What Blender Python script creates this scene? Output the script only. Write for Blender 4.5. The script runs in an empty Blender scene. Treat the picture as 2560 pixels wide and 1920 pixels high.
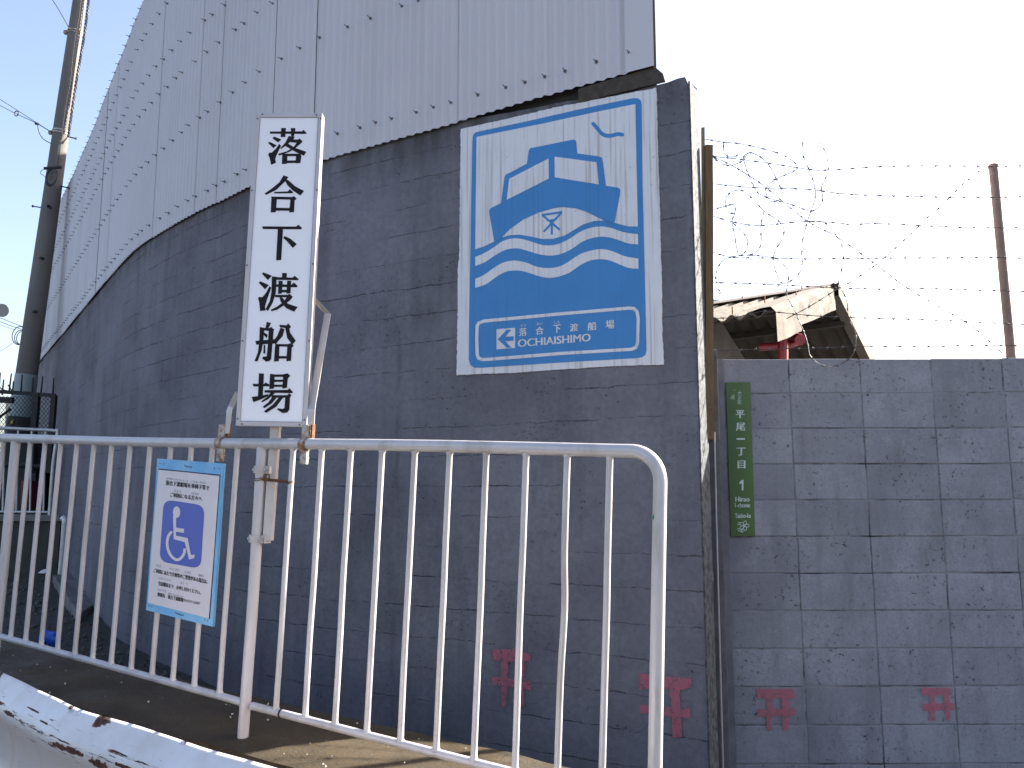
import bpy, bmesh, math, random
from mathutils import Vector, Matrix, noise
from mathutils.geometry import tessellate_polygon
random.seed(7)
SC = bpy.context.scene
COL = SC.collection

# ------------------------------------------------------------------ camera, sky, sun, exposure
EYE = Vector((0, 0, 1.5)); PITCH = math.radians(7.5); FPX = 2069.0
cam_d = bpy.data.cameras.new('camera'); cam = bpy.data.objects.new('camera', cam_d); COL.objects.link(cam)
cam.location = EYE; cam.rotation_euler = (math.radians(90) + PITCH, 0, 0)
cam_d.sensor_width = 36; cam_d.lens = FPX / 2560 * 36; cam_d.clip_start = 0.05; cam_d.clip_end = 5000
SC.camera = cam

SUN_AZ = math.radians(64)      # from +Y towards +X
SUN_EL = math.radians(30)
world = bpy.data.worlds.new('World'); SC.world = world; world.use_nodes = True
wn = world.node_tree.nodes; wl = world.node_tree.links
sky = wn.new('ShaderNodeTexSky'); sky.sky_type = 'NISHITA'; sky.sun_disc = False
sky.sun_elevation = SUN_EL; sky.sun_rotation = SUN_AZ
sky.air_density = 1.0; sky.dust_density = 3.0; sky.ozone_density = 1.0
tint = wn.new('ShaderNodeMix'); tint.data_type = 'RGBA'; tint.blend_type = 'MULTIPLY'; tint.inputs[0].default_value = 1
tint.inputs[7].default_value = (.98, .915, .925, 1); wl.new(sky.outputs[0], tint.inputs[6])   # warm tint, standing in for white balance, takes the edge off the blue
wl.new(tint.outputs[2], wn['Background'].inputs[0]); wn['Background'].inputs[1].default_value = 0.08
sd = bpy.data.lights.new('sun', 'SUN'); sd.energy = 5.0; sd.angle = math.radians(0.5); sd.color = (1, .95, .86)
sun = bpy.data.objects.new('sun', sd); COL.objects.link(sun)
sdir = Vector((math.sin(SUN_AZ) * math.cos(SUN_EL), math.cos(SUN_AZ) * math.cos(SUN_EL), math.sin(SUN_EL)))
sun.rotation_euler = sdir.to_track_quat('Z', 'Y').to_euler(); sun.location = sdir * 30
SC.view_settings.view_transform = 'Standard'; SC.view_settings.look = 'None'
SC.view_settings.gamma = 1; SC.view_settings.exposure = 2.4

# ------------------------------------------------------------------ helpers
FW = Vector((0, math.cos(PITCH), math.sin(PITCH))); UPV = Vector((0, -math.sin(PITCH), math.cos(PITCH)))
def ray(x, y): return FW + Vector((1, 0, 0)) * ((x - 1280) / FPX) - UPV * ((y - 960) / FPX)
def hit(x, y, p, n):
    d = ray(x, y); n = Vector(n)
    return EYE + d * ((Vector(p) - EYE).dot(n) / d.dot(n))
def at(x, y, Y): return hit(x, y, (0, Y, 0), (0, 1, 0))
def onz(x, y, z): return hit(x, y, (0, 0, z), (0, 0, 1))

def catmull(P, n=8, closed=False):
    P = [Vector(p) for p in P]; out = []; N = len(P)
    for i in range(N if closed else N - 1):
        if closed: a, b, c, d = P[(i-1) % N], P[i], P[(i+1) % N], P[(i+2) % N]
        else: a, b, c, d = P[max(i-1, 0)], P[i], P[i+1], P[min(i+2, N-1)]
        for k in range(n):
            t = k / n
            out.append(0.5 * ((2*b) + (c-a)*t + (2*a-5*b+4*c-d)*t*t + (3*b-a-3*c+d)*t*t*t))
    if not closed: out.append(P[-1])
    return out

def world_loc(o):
    v = Vector((0, 0, 0))
    while o: v += o.location; o = o.parent
    return v

class MB:
    def __init__(s): s.v = []; s.f = []; s.uv = {}
    def add(s, vs, fs):
        o = len(s.v); s.v += [Vector(v) for v in vs]; s.f += [tuple(i + o for i in f) for f in fs]; return o
    def box(s, c, size, M=None, bev=0):
        c = Vector(c); x, y, z = size[0]/2, size[1]/2, size[2]/2
        vs = [Vector((a*x, b*y, d*z)) for d in (-1, 1) for b in (-1, 1) for a in (-1, 1)]
        if M: vs = [M @ v for v in vs]
        s.add([c + v for v in vs], [(0,2,3,1),(4,5,7,6),(0,1,5,4),(2,6,7,3),(1,3,7,5),(0,4,6,2)])
    def tube(s, P, r, seg=10, caps=True, closed=False):
        P = [Vector(p) for p in P]; N = len(P)
        R = r if isinstance(r, (list, tuple)) else [r] * N
        t0 = (P[1] - P[0]).normalized()
        a = t0.orthogonal().normalized(); rings = []
        for i in range(N):
            if closed: t = (P[(i+1) % N] - P[i-1])
            else: t = (P[min(i+1, N-1)] - P[max(i-1, 0)])
            if t.length < 1e-9: t = t0
            t.normalize(); a = (a - t * a.dot(t))
            if a.length < 1e-6: a = t.orthogonal()
            a.normalize(); b = t.cross(a)
            rings.append([P[i] + (a * math.cos(2*math.pi*k/seg) + b * math.sin(2*math.pi*k/seg)) * R[i] for k in range(seg)])
        vs = [v for g in rings for v in g]; fs = []
        for i in range(N if closed else N - 1):
            j = (i + 1) % N
            for k in range(seg):
                m = (k + 1) % seg
                fs.append((i*seg+k, i*seg+m, j*seg+m, j*seg+k))
        if caps and not closed:
            fs.append(tuple(range(seg))[::-1]); fs.append(tuple((N-1)*seg + k for k in range(seg)))
        s.add(vs, fs)
    def poly(s, P):                       # flat polygon, any outline
        P = [Vector(p) for p in P]
        s.add(P, [tuple(t) for t in tessellate_polygon([P])])
    def slab(s, P, vec):                  # flat polygon with thickness
        P = [Vector(p) for p in P]; n = len(P); vec = Vector(vec)
        tr = [tuple(t) for t in tessellate_polygon([P])]
        fs = tr + [(a+n, c+n, b+n) for a, b, c in tr] + [(i, (i+1) % n, (i+1) % n + n, i+n) for i in range(n)]
        s.add(P + [p + vec for p in P], fs)
    def strip(s, A, B):
        n = len(A); s.add(list(A) + list(B), [(i, i+1, n+i+1, n+i) for i in range(n-1)])
    def build(s, name, mat, parent=None, smooth=False, loc=None, bevel=0):
        L = world_loc(parent) if parent else Vector(loc or (0, 0, 0))
        me = bpy.data.meshes.new(name)
        me.from_pydata([v - L for v in s.v], [], s.f)
        bm = bmesh.new(); bm.from_mesh(me); bmesh.ops.recalc_face_normals(bm, faces=bm.faces)
        if bevel: bmesh.ops.bevel(bm, geom=list(bm.edges), offset=bevel, segments=2, affect='EDGES', profile=.6)
        bm.to_mesh(me); bm.free()
        if smooth:
            me.polygons.foreach_set('use_smooth', [True] * len(me.polygons))
            try: me.set_sharp_from_angle(angle=math.radians(40))
            except Exception: pass
        me.materials.append(mat)
        o = bpy.data.objects.new(name, me); COL.objects.link(o)
        if parent: o.parent = parent
        else: o.location = L
        return o

def tag(o, label=None, cat=None, group=None, kind=None):
    if label: o['label'] = label
    if cat: o['category'] = cat
    if group: o['group'] = group
    if kind: o['kind'] = kind
    return o
def thing(name, label, cat, loc, group=None):
    o = bpy.data.objects.new(name, None); COL.objects.link(o); o.location = Vector(loc); o.empty_display_size = .1
    return tag(o, label, cat, group)

# ------------------------------------------------------------------ materials
class NT:
    def __init__(s, name):
        s.m = bpy.data.materials.new(name); s.m.use_nodes = True
        s.n = s.m.node_tree.nodes; s.l = s.m.node_tree.links; s.p = s.n['Principled BSDF']
    def new(s, t, **k):
        n = s.n.new(t)
        for a, b in k.items(): setattr(n, a, b)
        return n
    def put(s, sock, v):
        if isinstance(v, bpy.types.NodeSocket): s.l.new(v, sock)
        else: sock.default_value = v
    def math(s, op, a, b=0.0, c=0.0):
        n = s.new('ShaderNodeMath', operation=op); s.put(n.inputs[0], a); s.put(n.inputs[1], b); s.put(n.inputs[2], c); return n.outputs[0]
    def noise(s, vec, scale, detail=4, rough=.6):
        n = s.new('ShaderNodeTexNoise'); s.put(n.inputs['Vector'], vec); n.inputs['Scale'].default_value = scale
        n.inputs['Detail'].default_value = detail; n.inputs['Roughness'].default_value = rough; return n.outputs[0]
    def white(s, vec):
        n = s.new('ShaderNodeTexWhiteNoise', noise_dimensions='3D'); s.put(n.inputs['Vector'], vec); return n.outputs[0]
    def voro(s, vec, scale):
        n = s.new('ShaderNodeTexVoronoi'); s.put(n.inputs['Vector'], vec); n.inputs['Scale'].default_value = scale; return n.outputs['Distance']
    def mapr(s, v, a, b, c=0.0, d=1.0):
        n = s.new('ShaderNodeMapRange'); s.put(n.inputs[0], v)
        for i, x in enumerate((a, b, c, d)): n.inputs[i+1].default_value = x
        return n.outputs[0]
    def mix(s, f, a, b):
        n = s.new('ShaderNodeMix', data_type='RGBA'); s.put(n.inputs[0], f)
        for k, v in ((6, a), (7, b)):
            if isinstance(v, bpy.types.NodeSocket): s.l.new(v, n.inputs[k])
            else: n.inputs[k].default_value = (*v, 1) if len(v) == 3 else v
        return n.outputs[2]
    def scale(s, vec, sc):
        n = s.new('ShaderNodeMapping'); s.put(n.inputs[0], vec); n.inputs['Scale'].default_value = sc; return n.outputs[0]
    def coord(s, k='Object'): return s.new('ShaderNodeTexCoord').outputs[k]
    def geo(s, k): return s.new('ShaderNodeNewGeometry').outputs[k]
    def xyz(s, v):
        n = s.new('ShaderNodeSeparateXYZ'); s.put(n.inputs[0], v); return n.outputs
    def comb(s, x, y, z=0.0):
        n = s.new('ShaderNodeCombineXYZ'); s.put(n.inputs[0], x); s.put(n.inputs[1], y); s.put(n.inputs[2], z); return n.outputs[0]
    def bump(s, h, st=.3, d=.01):
        n = s.new('ShaderNodeBump'); s.put(n.inputs['Height'], h); n.inputs['Strength'].default_value = st; n.inputs['Distance'].default_value = d
        s.l.new(n.outputs[0], s.p.inputs['Normal'])
    def out(s, col, rough=.6, metal=0.0, spec=None):
        s.put(s.p.inputs['Base Color'], col if isinstance(col, bpy.types.NodeSocket) else (*col, 1))
        s.put(s.p.inputs['Roughness'], rough); s.put(s.p.inputs['Metallic'], metal)
        if spec is not None: s.p.inputs['Specular IOR Level'].default_value = spec
        return s.m

def plain(name, col, rough=.5, metal=0.0, var=.25, sc=6, col2=None, bump=.15, bs=40, stretch=(1, 1, 1), amount=(.35, .75)):
    t = NT(name); g = t.scale(t.coord(), stretch)
    c2 = col2 or tuple(c * (1 - var) for c in col)
    f = t.mapr(t.noise(g, sc, 6, .65), *amount)
    c = t.mix(f, col, c2)
    if bump: t.bump(t.noise(g, bs, 4), bump, .004)
    r = t.mapr(t.noise(g, sc * 1.7, 3), .3, .7, max(rough - .08, .05), min(rough + .12, 1))
    return t.out(c, r, metal)

def m_wall():
    t = NT('weathered_concrete'); uv = t.coord('UV'); s, z, _ = t.xyz(uv)
    big = t.mapr(t.noise(uv, 1.1, 6, .65), .32, .7)
    c = t.mix(big, (.2, .195, .222), (.096, .093, .11))
    st = t.mapr(t.noise(t.comb(t.math('MULTIPLY', s, 7.0), t.math('MULTIPLY', z, .5)), 1.0, 5, .6), .5, .72)
    c = t.mix(t.math('MULTIPLY', st, .4), c, (.215, .21, .225))
    st2 = t.mapr(t.noise(t.comb(t.math('MULTIPLY', s, 5.0), t.math('MULTIPLY', z, .7), 4.0), 1.0, 6, .65), .52, .75)
    c = t.mix(t.math('MULTIPLY', st2, .5), c, (.062, .06, .066))
    fine = t.mapr(t.noise(uv, 30, 6, .75), .38, .68)
    c = t.mix(t.math('MULTIPLY', fine, .38), c, (.07, .068, .076))
    # formwork board lines, broken up
    wob = t.math('MULTIPLY', t.math('SUBTRACT', t.noise(uv, 5, 5, .7), .5), .045)
    zz = t.math('DIVIDE', t.math('ADD', z, wob), .171)
    fr = t.math('ABSOLUTE', t.math('SUBTRACT', t.math('FRACT', zz), .5))
    line = t.mapr(fr, .468, .494)
    row = t.math('FLOOR', zz)
    cell = t.math('FLOOR', t.math('ADD', t.math('DIVIDE', s, .46), t.math('MULTIPLY', row, .37)))
    on = t.mapr(t.white(t.comb(cell, row, 2.0)), .40, .44)
    brk = t.mapr(t.noise(t.comb(s, row, z), 7.5, 6, .8), .44, .54)
    line = t.math('MULTIPLY', t.math('MULTIPLY', line, on), brk)
    c = t.mix(t.math('MULTIPLY', line, .8), c, (.022, .021, .023))
    # faint vertical form joints
    vf = t.math('ABSOLUTE', t.math('SUBTRACT', t.math('FRACT', t.math('DIVIDE', t.math('ADD', s, wob), .92)), .5))
    vj = t.math('MULTIPLY', t.mapr(vf, .47, .5), t.mapr(t.noise(uv, 3, 4), .5, .6))
    c = t.mix(t.math('MULTIPLY', vj, .35), c, (.05, .05, .055))
    # blow holes and chipped clusters
    pit = t.math('MULTIPLY', t.mapr(t.voro(uv, 30), .1, .2, 1, 0), t.mapr(t.noise(uv, 2.2, 5, .7), .54, .62))
    pit2 = t.math('MULTIPLY', t.mapr(t.noise(uv, 46, 3, .8), .58, .66), t.math('MAXIMUM', t.mapr(t.noise(uv, 1.7, 5, .7), .52, .64), t.math('MULTIPLY', t.mapr(vf, .44, .5), t.mapr(t.noise(uv, 2.1, 4), .45, .6))))
    pit = t.math('MAXIMUM', pit, pit2)
    c = t.mix(t.math('MULTIPLY', pit, .85), c, (.02, .02, .021))
    # rain stain under the top ledge
    top = t.math('MULTIPLY', t.mapr(z, 3.45, 3.68), t.mapr(t.noise(t.comb(t.math('MULTIPLY', s, 9.0), t.math('MULTIPLY', z, 1.2)), 1.0, 5), .35, .62))
    c = t.mix(t.math('MULTIPLY', top, .72), c, (.045, .038, .032))
    h = t.math('SUBTRACT', t.math('ADD', t.noise(uv, 14, 8, .7), t.math('MULTIPLY', t.noise(uv, 70, 4, .7), .5)), t.math('ADD', t.math('MULTIPLY', line, 1.2), t.math('MULTIPLY', pit, 1.2)))
    t.bump(h, .55, .006)
    return t.out(c, .85, 0, .3)

def m_block():
    t = NT('concrete_block'); g = t.coord(); r = t.geo('Random Per Island')
    c = t.mix(r, (.23, .234, .26), (.29, .295, .325))
    big = t.mapr(t.noise(g, 2.6, 6, .65), .4, .7)
    c = t.mix(t.math('MULTIPLY', big, .6), c, (.13, .126, .15))
    x, y, z = t.xyz(g)
    st = t.mapr(t.noise(t.comb(t.math('MULTIPLY', x, 9.0), t.math('MULTIPLY', z, 1.3)), 1.0, 5), .5, .75)
    c = t.mix(t.math('MULTIPLY', st, .5), c, (.115, .112, .125))
    lite = t.mapr(t.noise(g, 3.4, 5), .54, .72)
    c = t.mix(t.math('MULTIPLY', lite, .4), c, (.4, .41, .44))
    fine = t.mapr(t.noise(g, 60, 5, .75), .36, .7)
    c = t.mix(t.math('MULTIPLY', fine, .45), c, (.12, .12, .135))
    pit = t.math('MULTIPLY', t.mapr(t.noise(g, 34, 3, .8), .58, .66), t.mapr(t.noise(g, 4, 4), .44, .56))
    c = t.mix(t.math('MULTIPLY', pit, .85), c, (.03, .03, .033))
    t.bump(t.math('SUBTRACT', t.noise(g, 90, 6, .75), pit), .5, .003)
    return t.out(c, .9, 0, .25)

def m_mural(name, col, dirt=.5, rough=.45):
    t = NT(name); uv = t.coord('Object'); x, y, z = t.xyz(uv)
    st = t.mapr(t.noise(t.comb(t.math('MULTIPLY', x, 65.0), t.math('MULTIPLY', z, 1.1)), 1.0, 4, .6), .52, .7)
    top = t.mapr(z, .6, 1.5, .3, 1)
    c = t.mix(t.math('MULTIPLY', t.math('MULTIPLY', st, top), dirt), col, tuple(a*b for a, b in zip(col, (.5, .44, .38))))
    bl = t.mapr(t.noise(uv, 5, 6, .65), .42, .75)
    c = t.mix(t.math('MULTIPLY', bl, .3), c, tuple(a * .72 for a in col))
    spk = t.mapr(t.noise(uv, 38, 4, .75), .66, .7)
    c = t.mix(t.math('MULTIPLY', spk, .5), c, (.16, .15, .14))
    t.bump(t.noise(uv, 14, 7, .7), .4, .006)
    return t.out(c, rough, 0, .35)

def m_worn_paint(name, col):
    t = NT(name); g = t.coord()
    f = t.mapr(t.noise(g, 26, 6, .75), .22, .5)
    c = t.mix(t.mapr(t.noise(g, 7, 4), .35, .7), col, tuple(a * .72 + .04 for a in col))
    t.out(c, .8)
    tr = t.new('ShaderNodeBsdfTransparent'); mx = t.new('ShaderNodeMixShader')
    t.put(mx.inputs[0], t.math('MULTIPLY', f, .78)); t.l.new(t.p.outputs[0], mx.inputs[2]); t.l.new(tr.outputs[0], mx.inputs[1])
    t.l.new(mx.outputs[0], t.n['Material Output'].inputs[0])
    return t.m

def m_guard():
    t = NT('rusted_white_paint'); uv = t.coord('UV'); u, v, _ = t.xyz(uv)
    c = t.mix(t.mapr(t.noise(uv, 6, 6), .35, .7), (.66, .65, .65), (.52, .49, .46))
    c = t.mix(t.math('MULTIPLY', t.mapr(v, .08, .13), .7), c, (.5, .43, .39))
    # long scrapes along the beam, densest on the crest
    scr = t.noise(t.comb(t.math('MULTIPLY', u, 5.5), t.math('MULTIPLY', v, 75.0)), 1.0, 6, .72)
    band = t.mapr(t.math('ABSOLUTE', t.math('SUBTRACT', v, .105)), .0, .06, 1, 0)
    rust = t.mapr(t.math('ADD', scr, t.math('MULTIPLY', band, .13)), .665, .70)
    edge = t.math('MULTIPLY', t.mapr(v, .004, .03, 1, 0), t.mapr(t.noise(t.comb(t.math('MULTIPLY', u, 7.0), t.math('MULTIPLY', v, 8.0)), 1.0, 6, .7), .6, .66))
    rust = t.math('MAXIMUM', rust, edge)
    def spot(x, y, w, h): return t.math('EXPONENT', t.math('MULTIPLY', t.math('ADD', t.math('POWER', t.math('ABSOLUTE', t.math('DIVIDE', t.math('SUBTRACT', u, x), w)), 2.0), t.math('POWER', t.math('ABSOLUTE', t.math('DIVIDE', t.math('SUBTRACT', v, y), h)), 2.0)), -1.0))
    fn = t.noise(t.comb(t.math('MULTIPLY', u, 30.0), t.math('MULTIPLY', v, 26.0)), 1.0, 5, .7)
    for x, y, w, h in SPOTS: rust = t.math('MAXIMUM', rust, t.mapr(t.math('ADD', t.math('MULTIPLY', spot(x, y, w, h), .9), t.math('MULTIPLY', t.math('SUBTRACT', fn, .5), 1.5)), .5, .58))
    run = t.math('MULTIPLY', t.mapr(t.noise(t.comb(t.math('MULTIPLY', u, 16.0), t.math('MULTIPLY', v, 2.0)), 1.0, 5), .56, .74), t.mapr(v, .1, .17, 0, 1))
    c = t.mix(t.math('MULTIPLY', run, .55), c, (.5, .36, .24))
    rc = t.mix(t.mapr(t.noise(uv, 60, 4), .4, .75), (.028, .012, .009), (.15, .045, .014))
    c = t.mix(rust, c, rc)
    t.bump(t.math('SUBTRACT', t.math('MULTIPLY', t.noise(uv, 9, 4), .6), rust), .4, .006)
    return t.out(c, t.mapr(rust, 0, 1, .38, .9), 0)

def m_kerb():
    t = NT('damp_concrete'); g = t.coord()
    c = t.mix(t.mapr(t.noise(g, 3, 7, .7), .38, .66), (.06, .041, .018), (.032, .023, .012))
    x, y, z = t.xyz(g)
    c = t.mix(t.math('MULTIPLY', t.mapr(t.noise(g, 45, 6, .8), .4, .7), .6), c, (.024, .019, .013))
    c = t.mix(t.mapr(t.noise(g, 16, 5, .7), .68, .76), c, (.13, .11, .085))
    t.bump(t.noise(g, 55, 7, .75), .7, .006)
    return t.out(c, t.mapr(t.noise(g, 4, 4), .35, .65, .5, .85), 0, .35)

def m_cladding():
    t = NT('white_painted_sheet'); g = t.coord('UV'); s, z, _ = t.xyz(g)
    c = t.mix(t.mapr(t.noise(g, .9, 5), .35, .7), (.55, .525, .54), (.505, .48, .495))
    st = t.mapr(t.noise(t.comb(t.math('MULTIPLY', s, 14.0), t.math('MULTIPLY', z, .35)), 1.0, 5), .5, .75)
    c = t.mix(t.math('MULTIPLY', st, .22), c, (.42, .39, .39))
    gr = t.mapr(t.math('FRACT', t.math('DIVIDE', s, .0635)), .3, .7)
    c = t.mix(t.math('MULTIPLY', t.mapr(t.noise(g, 40, 4, .7), .6, .75), .2), c, (.3, .28, .27))
    return t.out(c, .5, 0, .4)

WALL = m_wall(); BLOCK = m_block()
M_WHITE = m_mural('mural_white_paint', (.66, .65, .66), .75)
M_BLUE = m_mural('mural_blue_paint', (.04, .205, .47), .2)
M_MARK = m_worn_paint('faded_red_paint', (.43, .12, .16))
M_KERB = m_kerb(); M_CLAD = m_cladding()
M_RAIL = plain('white_painted_pipe', (.47, .455, .46), .38, .12, .12, 9, (.26, .245, .23), .15, 60, (1, 1, .22), (.5, .8))
M_GALV = plain('galvanised_steel', (.5, .5, .5), .42, .55, .3, 14)
M_BOLT = plain('dark_zinc_bolt', (.17, .18, .19), .5, .4, .4, 30)
M_GALVW = plain('painted_steel_bracket', (.5, .48, .47), .4, .15, .2, 9, (.42, .36, .33))
M_RUST = plain('rusty_steel', (.2, .09, .03), .85, .1, .6, 30, (.05, .022, .012), .5, 90)
M_RUSTG = plain('rust_stained_clamp', (.45, .42, .38), .6, .3, .5, 22, (.24, .11, .04), .4, 80, (1, 1, 1), (.42, .6))
M_ALU = plain('sign_frame_metal', (.46, .44, .45), .4, .2, .12, 5)
M_PANEL = plain('white_sign_face', (.80, .80, .83), .45, 0, .05, 3, None, 0)
M_BLACK = plain('black_lettering', (.006, .005, .008), .9, 0, .2, 8, None, 0)
M_DARK = plain('dark_steel', (.012, .012, .014), .6, .2, .4, 10)
M_SCREW = plain('dull_screw', (.12, .11, .11), .5, .6)
M_BOARD = plain('light_blue_board', (.12, .36, .62), .5, 0, .3, 7, (.26, .47, .66), .2, 50)
M_PAPER = plain('laminated_paper', (.62, .58, .60), .35, 0, .08, 3, None, 0)
M_PICT = plain('printed_blue', (.05, .11, .42), .4, 0, .3, 2.5, (.11, .1, .38), 0)
M_GREEN = plain('green_enamel', (.022, .1, .01), .3, 0, .35, 5, (.05, .065, .012), .05, 30)
M_LETTER = plain('pale_lettering', (.50, .58, .55), .5, 0, .2, 30, None, 0)
M_WOOD = plain('weathered_timber', (.17, .105, .045), .8, 0, .5, 9, (.075, .05, .025), .4, 30, (6, 6, .6))
M_WOODP = plain('pale_weathered_batten', (.26, .2, .11), .8, 0, .5, 12, (.12, .09, .05), .5, 40, (5, 5, .8))
M_POST = plain('brown_painted_post', (.23, .155, .125), .6, 0, .3, 12, (.13, .09, .075), .3, 50)
M_WIRE = plain('barbed_wire_steel', (.09, .085, .085), .6, .5, .4, 30)
M_CABLE = plain('black_cable', (.02, .02, .022), .6)
M_ROPE = plain('dark_blue_twisted_cable', (.03, .035, .07), .6)
M_POLE = plain('grey_concrete_pole', (.15, .138, .125), .85, 0, .25, 3, (.11, .10, .09), .3, 60, (1, 1, .3))
M_SLEEVE = plain('pale_blue_sleeve', (.24, .30, .31), .5, 0, .2, 5)
M_SHROOF = plain('weathered_slate_sheet', (.115, .098, .076), .9, 0, .4, 5, (.062, .053, .042), .4, 50)
M_UNDERSHADE = plain('shaded_underside', (.045, .038, .03), .95, 0, .4, 6)  # darkened to put the shade under the shed roof into the colour
M_SHWALL = plain('grimy_render', (.2, .18, .17), .9, 0, .4, 3, (.09, .08, .075), .4, 40)
M_RED = plain('red_plastic_pipe', (.22, .02, .03), .35, 0, .3, 6)
M_ROAD = plain('asphalt', (.06, .058, .056), .9, 0, .3, 20, None, .6, 120)
M_GRAVEL = plain('dark_gravel_soil', (.032, .029, .026), .9, 0, .5, 18, (.025, .023, .021), .9, 70)
M_STONE = plain('gravel_stone', (.085, .078, .07), .85, 0, .5, 9, (.05, .045, .04), .5, 60)
M_SLABC = plain('broken_concrete', (.19, .18, .17), .9, 0, .4, 6, (.08, .075, .07), .6, 50)
M_LOW = plain('old_grey_concrete', (.05, .047, .045), .9, 0, .4, 4, (.025, .024, .022), .5, 40)
M_HORN = plain('cream_horn', (.55, .53, .48), .4)
M_BLUEPL = plain('blue_plastic', (.02, .09, .5), .25, 0, .2, 12)
M_WHITEPL = plain('white_scrap', (.7, .72, .75), .4)
M_FARW = plain('pale_far_wall', (.5, .45, .36), .8)
M_FARG = plain('far_window_glass', (.08, .1, .13), .15)
M_YEL = plain('yellow_stripe', (.6, .42, .02), .5)
M_ROOFT = plain('far_bluish_roof', (.42, .5, .6), .5)
M_TAPE = plain('green_tape', (.02, .25, .12), .5)
M_MORTAR = plain('rough_mortar', (.17, .17, .185), .9, 0, .3, 6, (.1, .1, .11), .6, 40)

# ------------------------------------------------------------------ the ground
g = MB(); g.poly([(-900, -600, 0), (900, -600, 0), (900, 1600, 0), (-900, 1600, 0)])
tag(g.build('road', M_ROAD), kind='structure')

# ------------------------------------------------------------------ plan of the curved wall
PL = [(.925, 4.076), (.64, 4.232), (-.29, 4.742), (-.81, 5.028), (-1.25, 5.28), (-1.75, 5.63), (-2.21, 6.05), (-2.61, 6.42),
      (-3.05, 6.88), (-3.41, 7.30), (-3.78, 7.80), (-4.13, 8.29), (-4.45, 8.75), (-5.21, 9.84), (-6.0, 10.98), (-7.22, 12.72), (-8.0, 13.85), (-9.2, 15.6)]
PC = [Vector(p) for p in catmull([(*p, 0) for p in PL], 10)]
ACC = [0.0]
for i in range(1, len(PC)): ACC.append(ACC[-1] + (PC[i] - PC[i-1]).length)
S_END = ACC[-1]
def plan(s):
    if s <= 0:
        d = (PC[3] - PC[0]).normalized(); p = PC[0] + d * s
    else:
        s = min(s, S_END - 1e-4); lo, hi = 0, len(ACC) - 1
        while hi - lo > 1:
            m = (lo + hi) // 2
            if ACC[m] <= s: lo = m
            else: hi = m
        f = (s - ACC[lo]) / (ACC[hi] - ACC[lo]); p = PC[lo].lerp(PC[hi], f)
        a = PC[max(lo-3, 0)]; b = PC[min(hi+3, len(PC)-1)]; d = (b - a).normalized()
    return p, d, Vector((-d.y, d.x, 0)) * (1 if (-d.y) < 0 else 1)
def wallpt(s, z, off=0):
    p, d, n = plan(s)
    n = Vector((d.y, -d.x, 0))
    if n.y > 0: n = -n
    return Vector((p.x, p.y, z)) + n * off
# flat part of the wall, for painted things
WA = Vector((PL[1][0], PL[1][1], 0)); WB = Vector((PL[3][0], PL[3][1], 0)); WD = (WB - WA).normalized(); WN = Vector((WD.y, -WD.x, 0))
if WN.y > 0: WN = -WN
def wpx(x, y, off=.0): return hit(x, y, WA + WN * off, WN)

SO = .325
def clad_bottom(s):
    s -= SO; f = min(max((s - .35) / .8, 0), 1)
    return (3.752 - .02 * s if s < 2.2 else 3.708 - .006 * min(s - 2.2, 2)) - .016 * f
def wall_top(s):
    f = min(max((s - .5) / .9, 0), 1); return 3.66 + (clad_bottom(s) + .012 - 3.66) * f

# concrete wall
cw = thing('concrete_wall', 'tall curved dark grey concrete wall with a painted ferry sign on it', 'wall', wallpt(0, 0))
ss = [0.0]
while ss[-1] < S_END - .2: ss.append(ss[-1] + (.06 if ss[-1] < 3 else .15))
zs = [-.1 + i * (3.66 + .1) / 70 for i in range(71)]
me_v = []; me_uv = []
def edge_jit(z): return (noise.noise((z * 9, 1.3, 4)) * .006 + noise.noise((z * 40, 5, 2)) * .004)
for s in ss:
    for z in zs:
        zt = z
        if z > 3.65: zt = wall_top(s) + noise.noise((s * 2.3, 0, 9)) * .012 + noise.noise((s * 11, 3, 9)) * .006
        p = wallpt(s, zt, noise.noise((s * .9, z * .9, 3)) * .006 if s > .25 else 0)
        if s == 0: p += Vector((WD.x, WD.y, 0)) * (abs(edge_jit(z)) + (.02 * max(0, (z - 3.62) / .04)))
        me_v.append(p); me_uv.append((s, zt))
nz = len(zs); fs = []
for i in range(len(ss) - 1):
    for j in range(nz - 1): fs.append((i*nz+j, i*nz+j+1, (i+1)*nz+j+1, (i+1)*nz+j))
base = len(me_v)
# back edge: end face and top face of the wall
TH = .15
for j, z in enumerate(zs):
    jj = noise.noise((z * 6, 8, 1)) * .008
    p = wallpt(0, z if z < 3.65 else 3.645, -TH) + Vector((WD.x, WD.y, 0)) * jj
    me_v.append(p); me_uv.append((-TH, z))
for j in range(nz - 1): fs.append((j, base + j, base + j + 1, j + 1))
b2 = len(me_v)
for i, s in enumerate(ss):
    p = wallpt(s, wall_top(s) - .005, -TH); me_v.append(p); me_uv.append((s, 3.8))
for i in range(len(ss) - 1): fs.append((i*nz+nz-1, b2+i, b2+i+1, (i+1)*nz+nz-1))
b3 = len(me_v)
for i, s in enumerate(ss):
    p = wallpt(s, -.1, -TH); me_v.append(p); me_uv.append((s, 0))
for i in range(len(ss) - 1): fs.append((b2+i, b3+i, b3+i+1, b2+i+1))
L = world_loc(cw); me = bpy.data.meshes.new('wall_body'); me.from_pydata([v - L for v in me_v], [], fs)
uvl = me.uv_layers.new(name='UVMap')
for lp in me.loops: uvl.data[lp.index].uv = me_uv[lp.vertex_index]
me.materials.append(WALL); me.validate()
bm = bmesh.new(); bm.from_mesh(me); bmesh.ops.recalc_face_normals(bm, faces=bm.faces); bm.to_mesh(me); bm.free()
wb = bpy.data.objects.new('wall_body', me); COL.objects.link(wb); wb.parent = cw
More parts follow.
